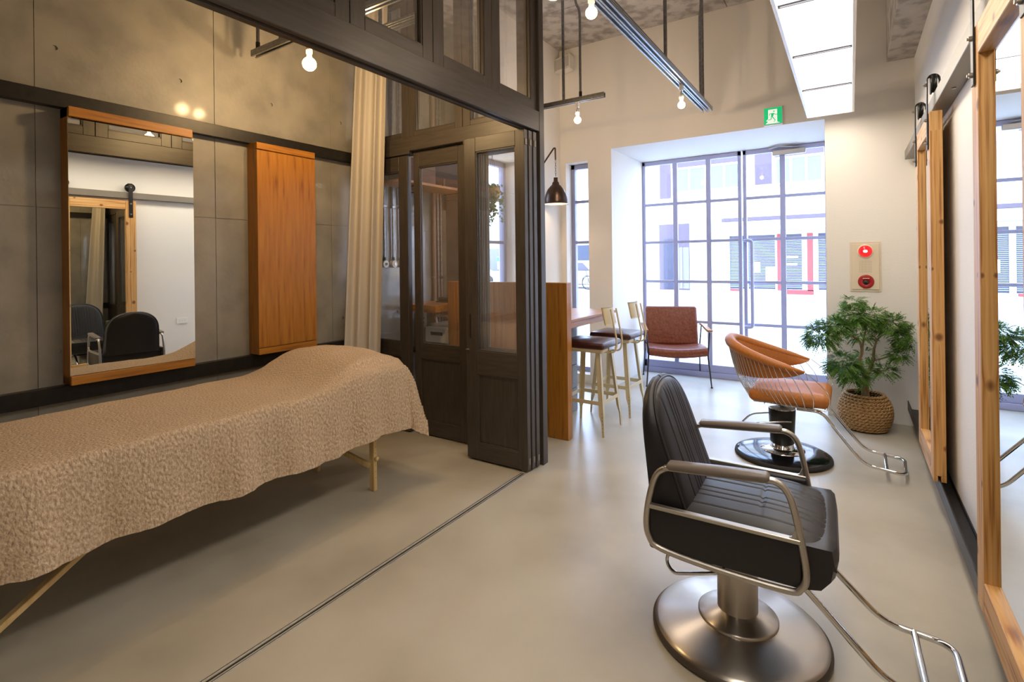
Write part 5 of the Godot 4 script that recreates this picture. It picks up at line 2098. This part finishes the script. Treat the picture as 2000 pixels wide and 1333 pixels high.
	b = thing("parked_car", "white vehicle front seen through the side window", "car", Vector3(-19.6, -0.05, -25.2), 25.0)
	car(b)
	for i in 2:
		b = thing("bicycle", ["bicycle parked before the white car, wheel to the left", "second bicycle overlapping the first before the white car"][i], "bicycle", Vector3(-11.15 + i * 0.75, -0.05, -22.9 - i * 0.25), [12.0, -18.0][i], "bicycles before the car")
		for x in [-0.52, 0.52]:
			st = S()
			var ring := []
			for k in 32: ring.append(Vector3(x + 0.33 * cos(TAU * k / 32), 0.34 + 0.33 * sin(TAU * k / 32), 0))
			tube(st, ring, 0.02, 6, true)
			var wl := part(b, "wheel", st, M.rubber)
			st = S()
			for k in 12: tube(st, [Vector3(x, 0.34, 0), Vector3(x + 0.32 * cos(TAU * k / 12), 0.34 + 0.32 * sin(TAU * k / 12), 0)], 0.003, 4)
			part(wl, "spokes", st, M.alu)
		st = S()
		tube(st, [Vector3(-0.52, 0.34, 0), Vector3(-0.1, 0.3, 0), Vector3(-0.2, 0.8, 0), Vector3(-0.52, 0.34, 0)], 0.018, 6)
		tube(st, [Vector3(-0.1, 0.3, 0), Vector3(0.38, 0.72, 0), Vector3(-0.2, 0.75, 0)], 0.018, 6)
		tube(st, [Vector3(0.52, 0.34, 0), Vector3(0.36, 0.95, 0)], 0.018, 6)
		part(b, "frame", st, M.shop_dark)
		st = S()
		tube(st, [Vector3(0.3, 0.98, -0.25), Vector3(0.38, 0.97, 0), Vector3(0.3, 0.98, 0.25)], 0.014, 6)
		part(b, "handlebar", st, M.black_plastic)
		st = S()
		pillow(st, Vector3(-0.22, 0.84, 0), Vector3(0.24, 0.06, 0.14), 0.03, 0.0, 8)
		part(b, "saddle", st, M.black_plastic)

func car(b: Node3D) -> void:
	var st := S()
	prism(st, [Vector2(-2.0, 0.25), Vector2(2.0, 0.25), Vector2(2.05, 0.6), Vector2(1.95, 0.85), Vector2(-1.95, 0.85), Vector2(-2.1, 0.6)], 1.6, Transform3D(Basis.IDENTITY, Vector3(0, 0, -0.8)))
	prism(st, [Vector2(-1.9, 0.85), Vector2(1.2, 0.85), Vector2(0.6, 1.38), Vector2(0.3, 1.43), Vector2(-1.7, 1.43)], 1.5, Transform3D(Basis.IDENTITY, Vector3(0, 0, -0.75)))
	part(b, "body", st, M.car)
	for w in [[Vector2(0.95, 0.9), Vector2(0.52, 1.32), Vector2(0.1, 1.34), Vector2(0.1, 0.9)], [Vector2(0.02, 0.9), Vector2(0.02, 1.34), Vector2(-0.85, 1.34), Vector2(-0.85, 0.9)], [Vector2(-0.93, 0.9), Vector2(-0.93, 1.34), Vector2(-1.6, 1.34), Vector2(-1.7, 0.9)]]:
		st = S()
		prism(st, w, 1.52, Transform3D(Basis.IDENTITY, Vector3(0, 0, -0.76)))
		part(b, "side_window", st, M.car_glass)
	for x in [-1.25, 1.25]:
		for z in [-0.7, 0.7]:
			st = S()
			tube(st, [Vector3(x, 0.31, z - 0.11), Vector3(x, 0.31, z + 0.11)], 0.31, 20)
			part(b, "wheel", st, M.rubber)
	st = S()
	bx(st, -2.08, -2.0, 0.62, 0.78, -0.75, 0.75, 0.01)
	part(b, "tail_lamp", st, mat("b02020", 0.3))
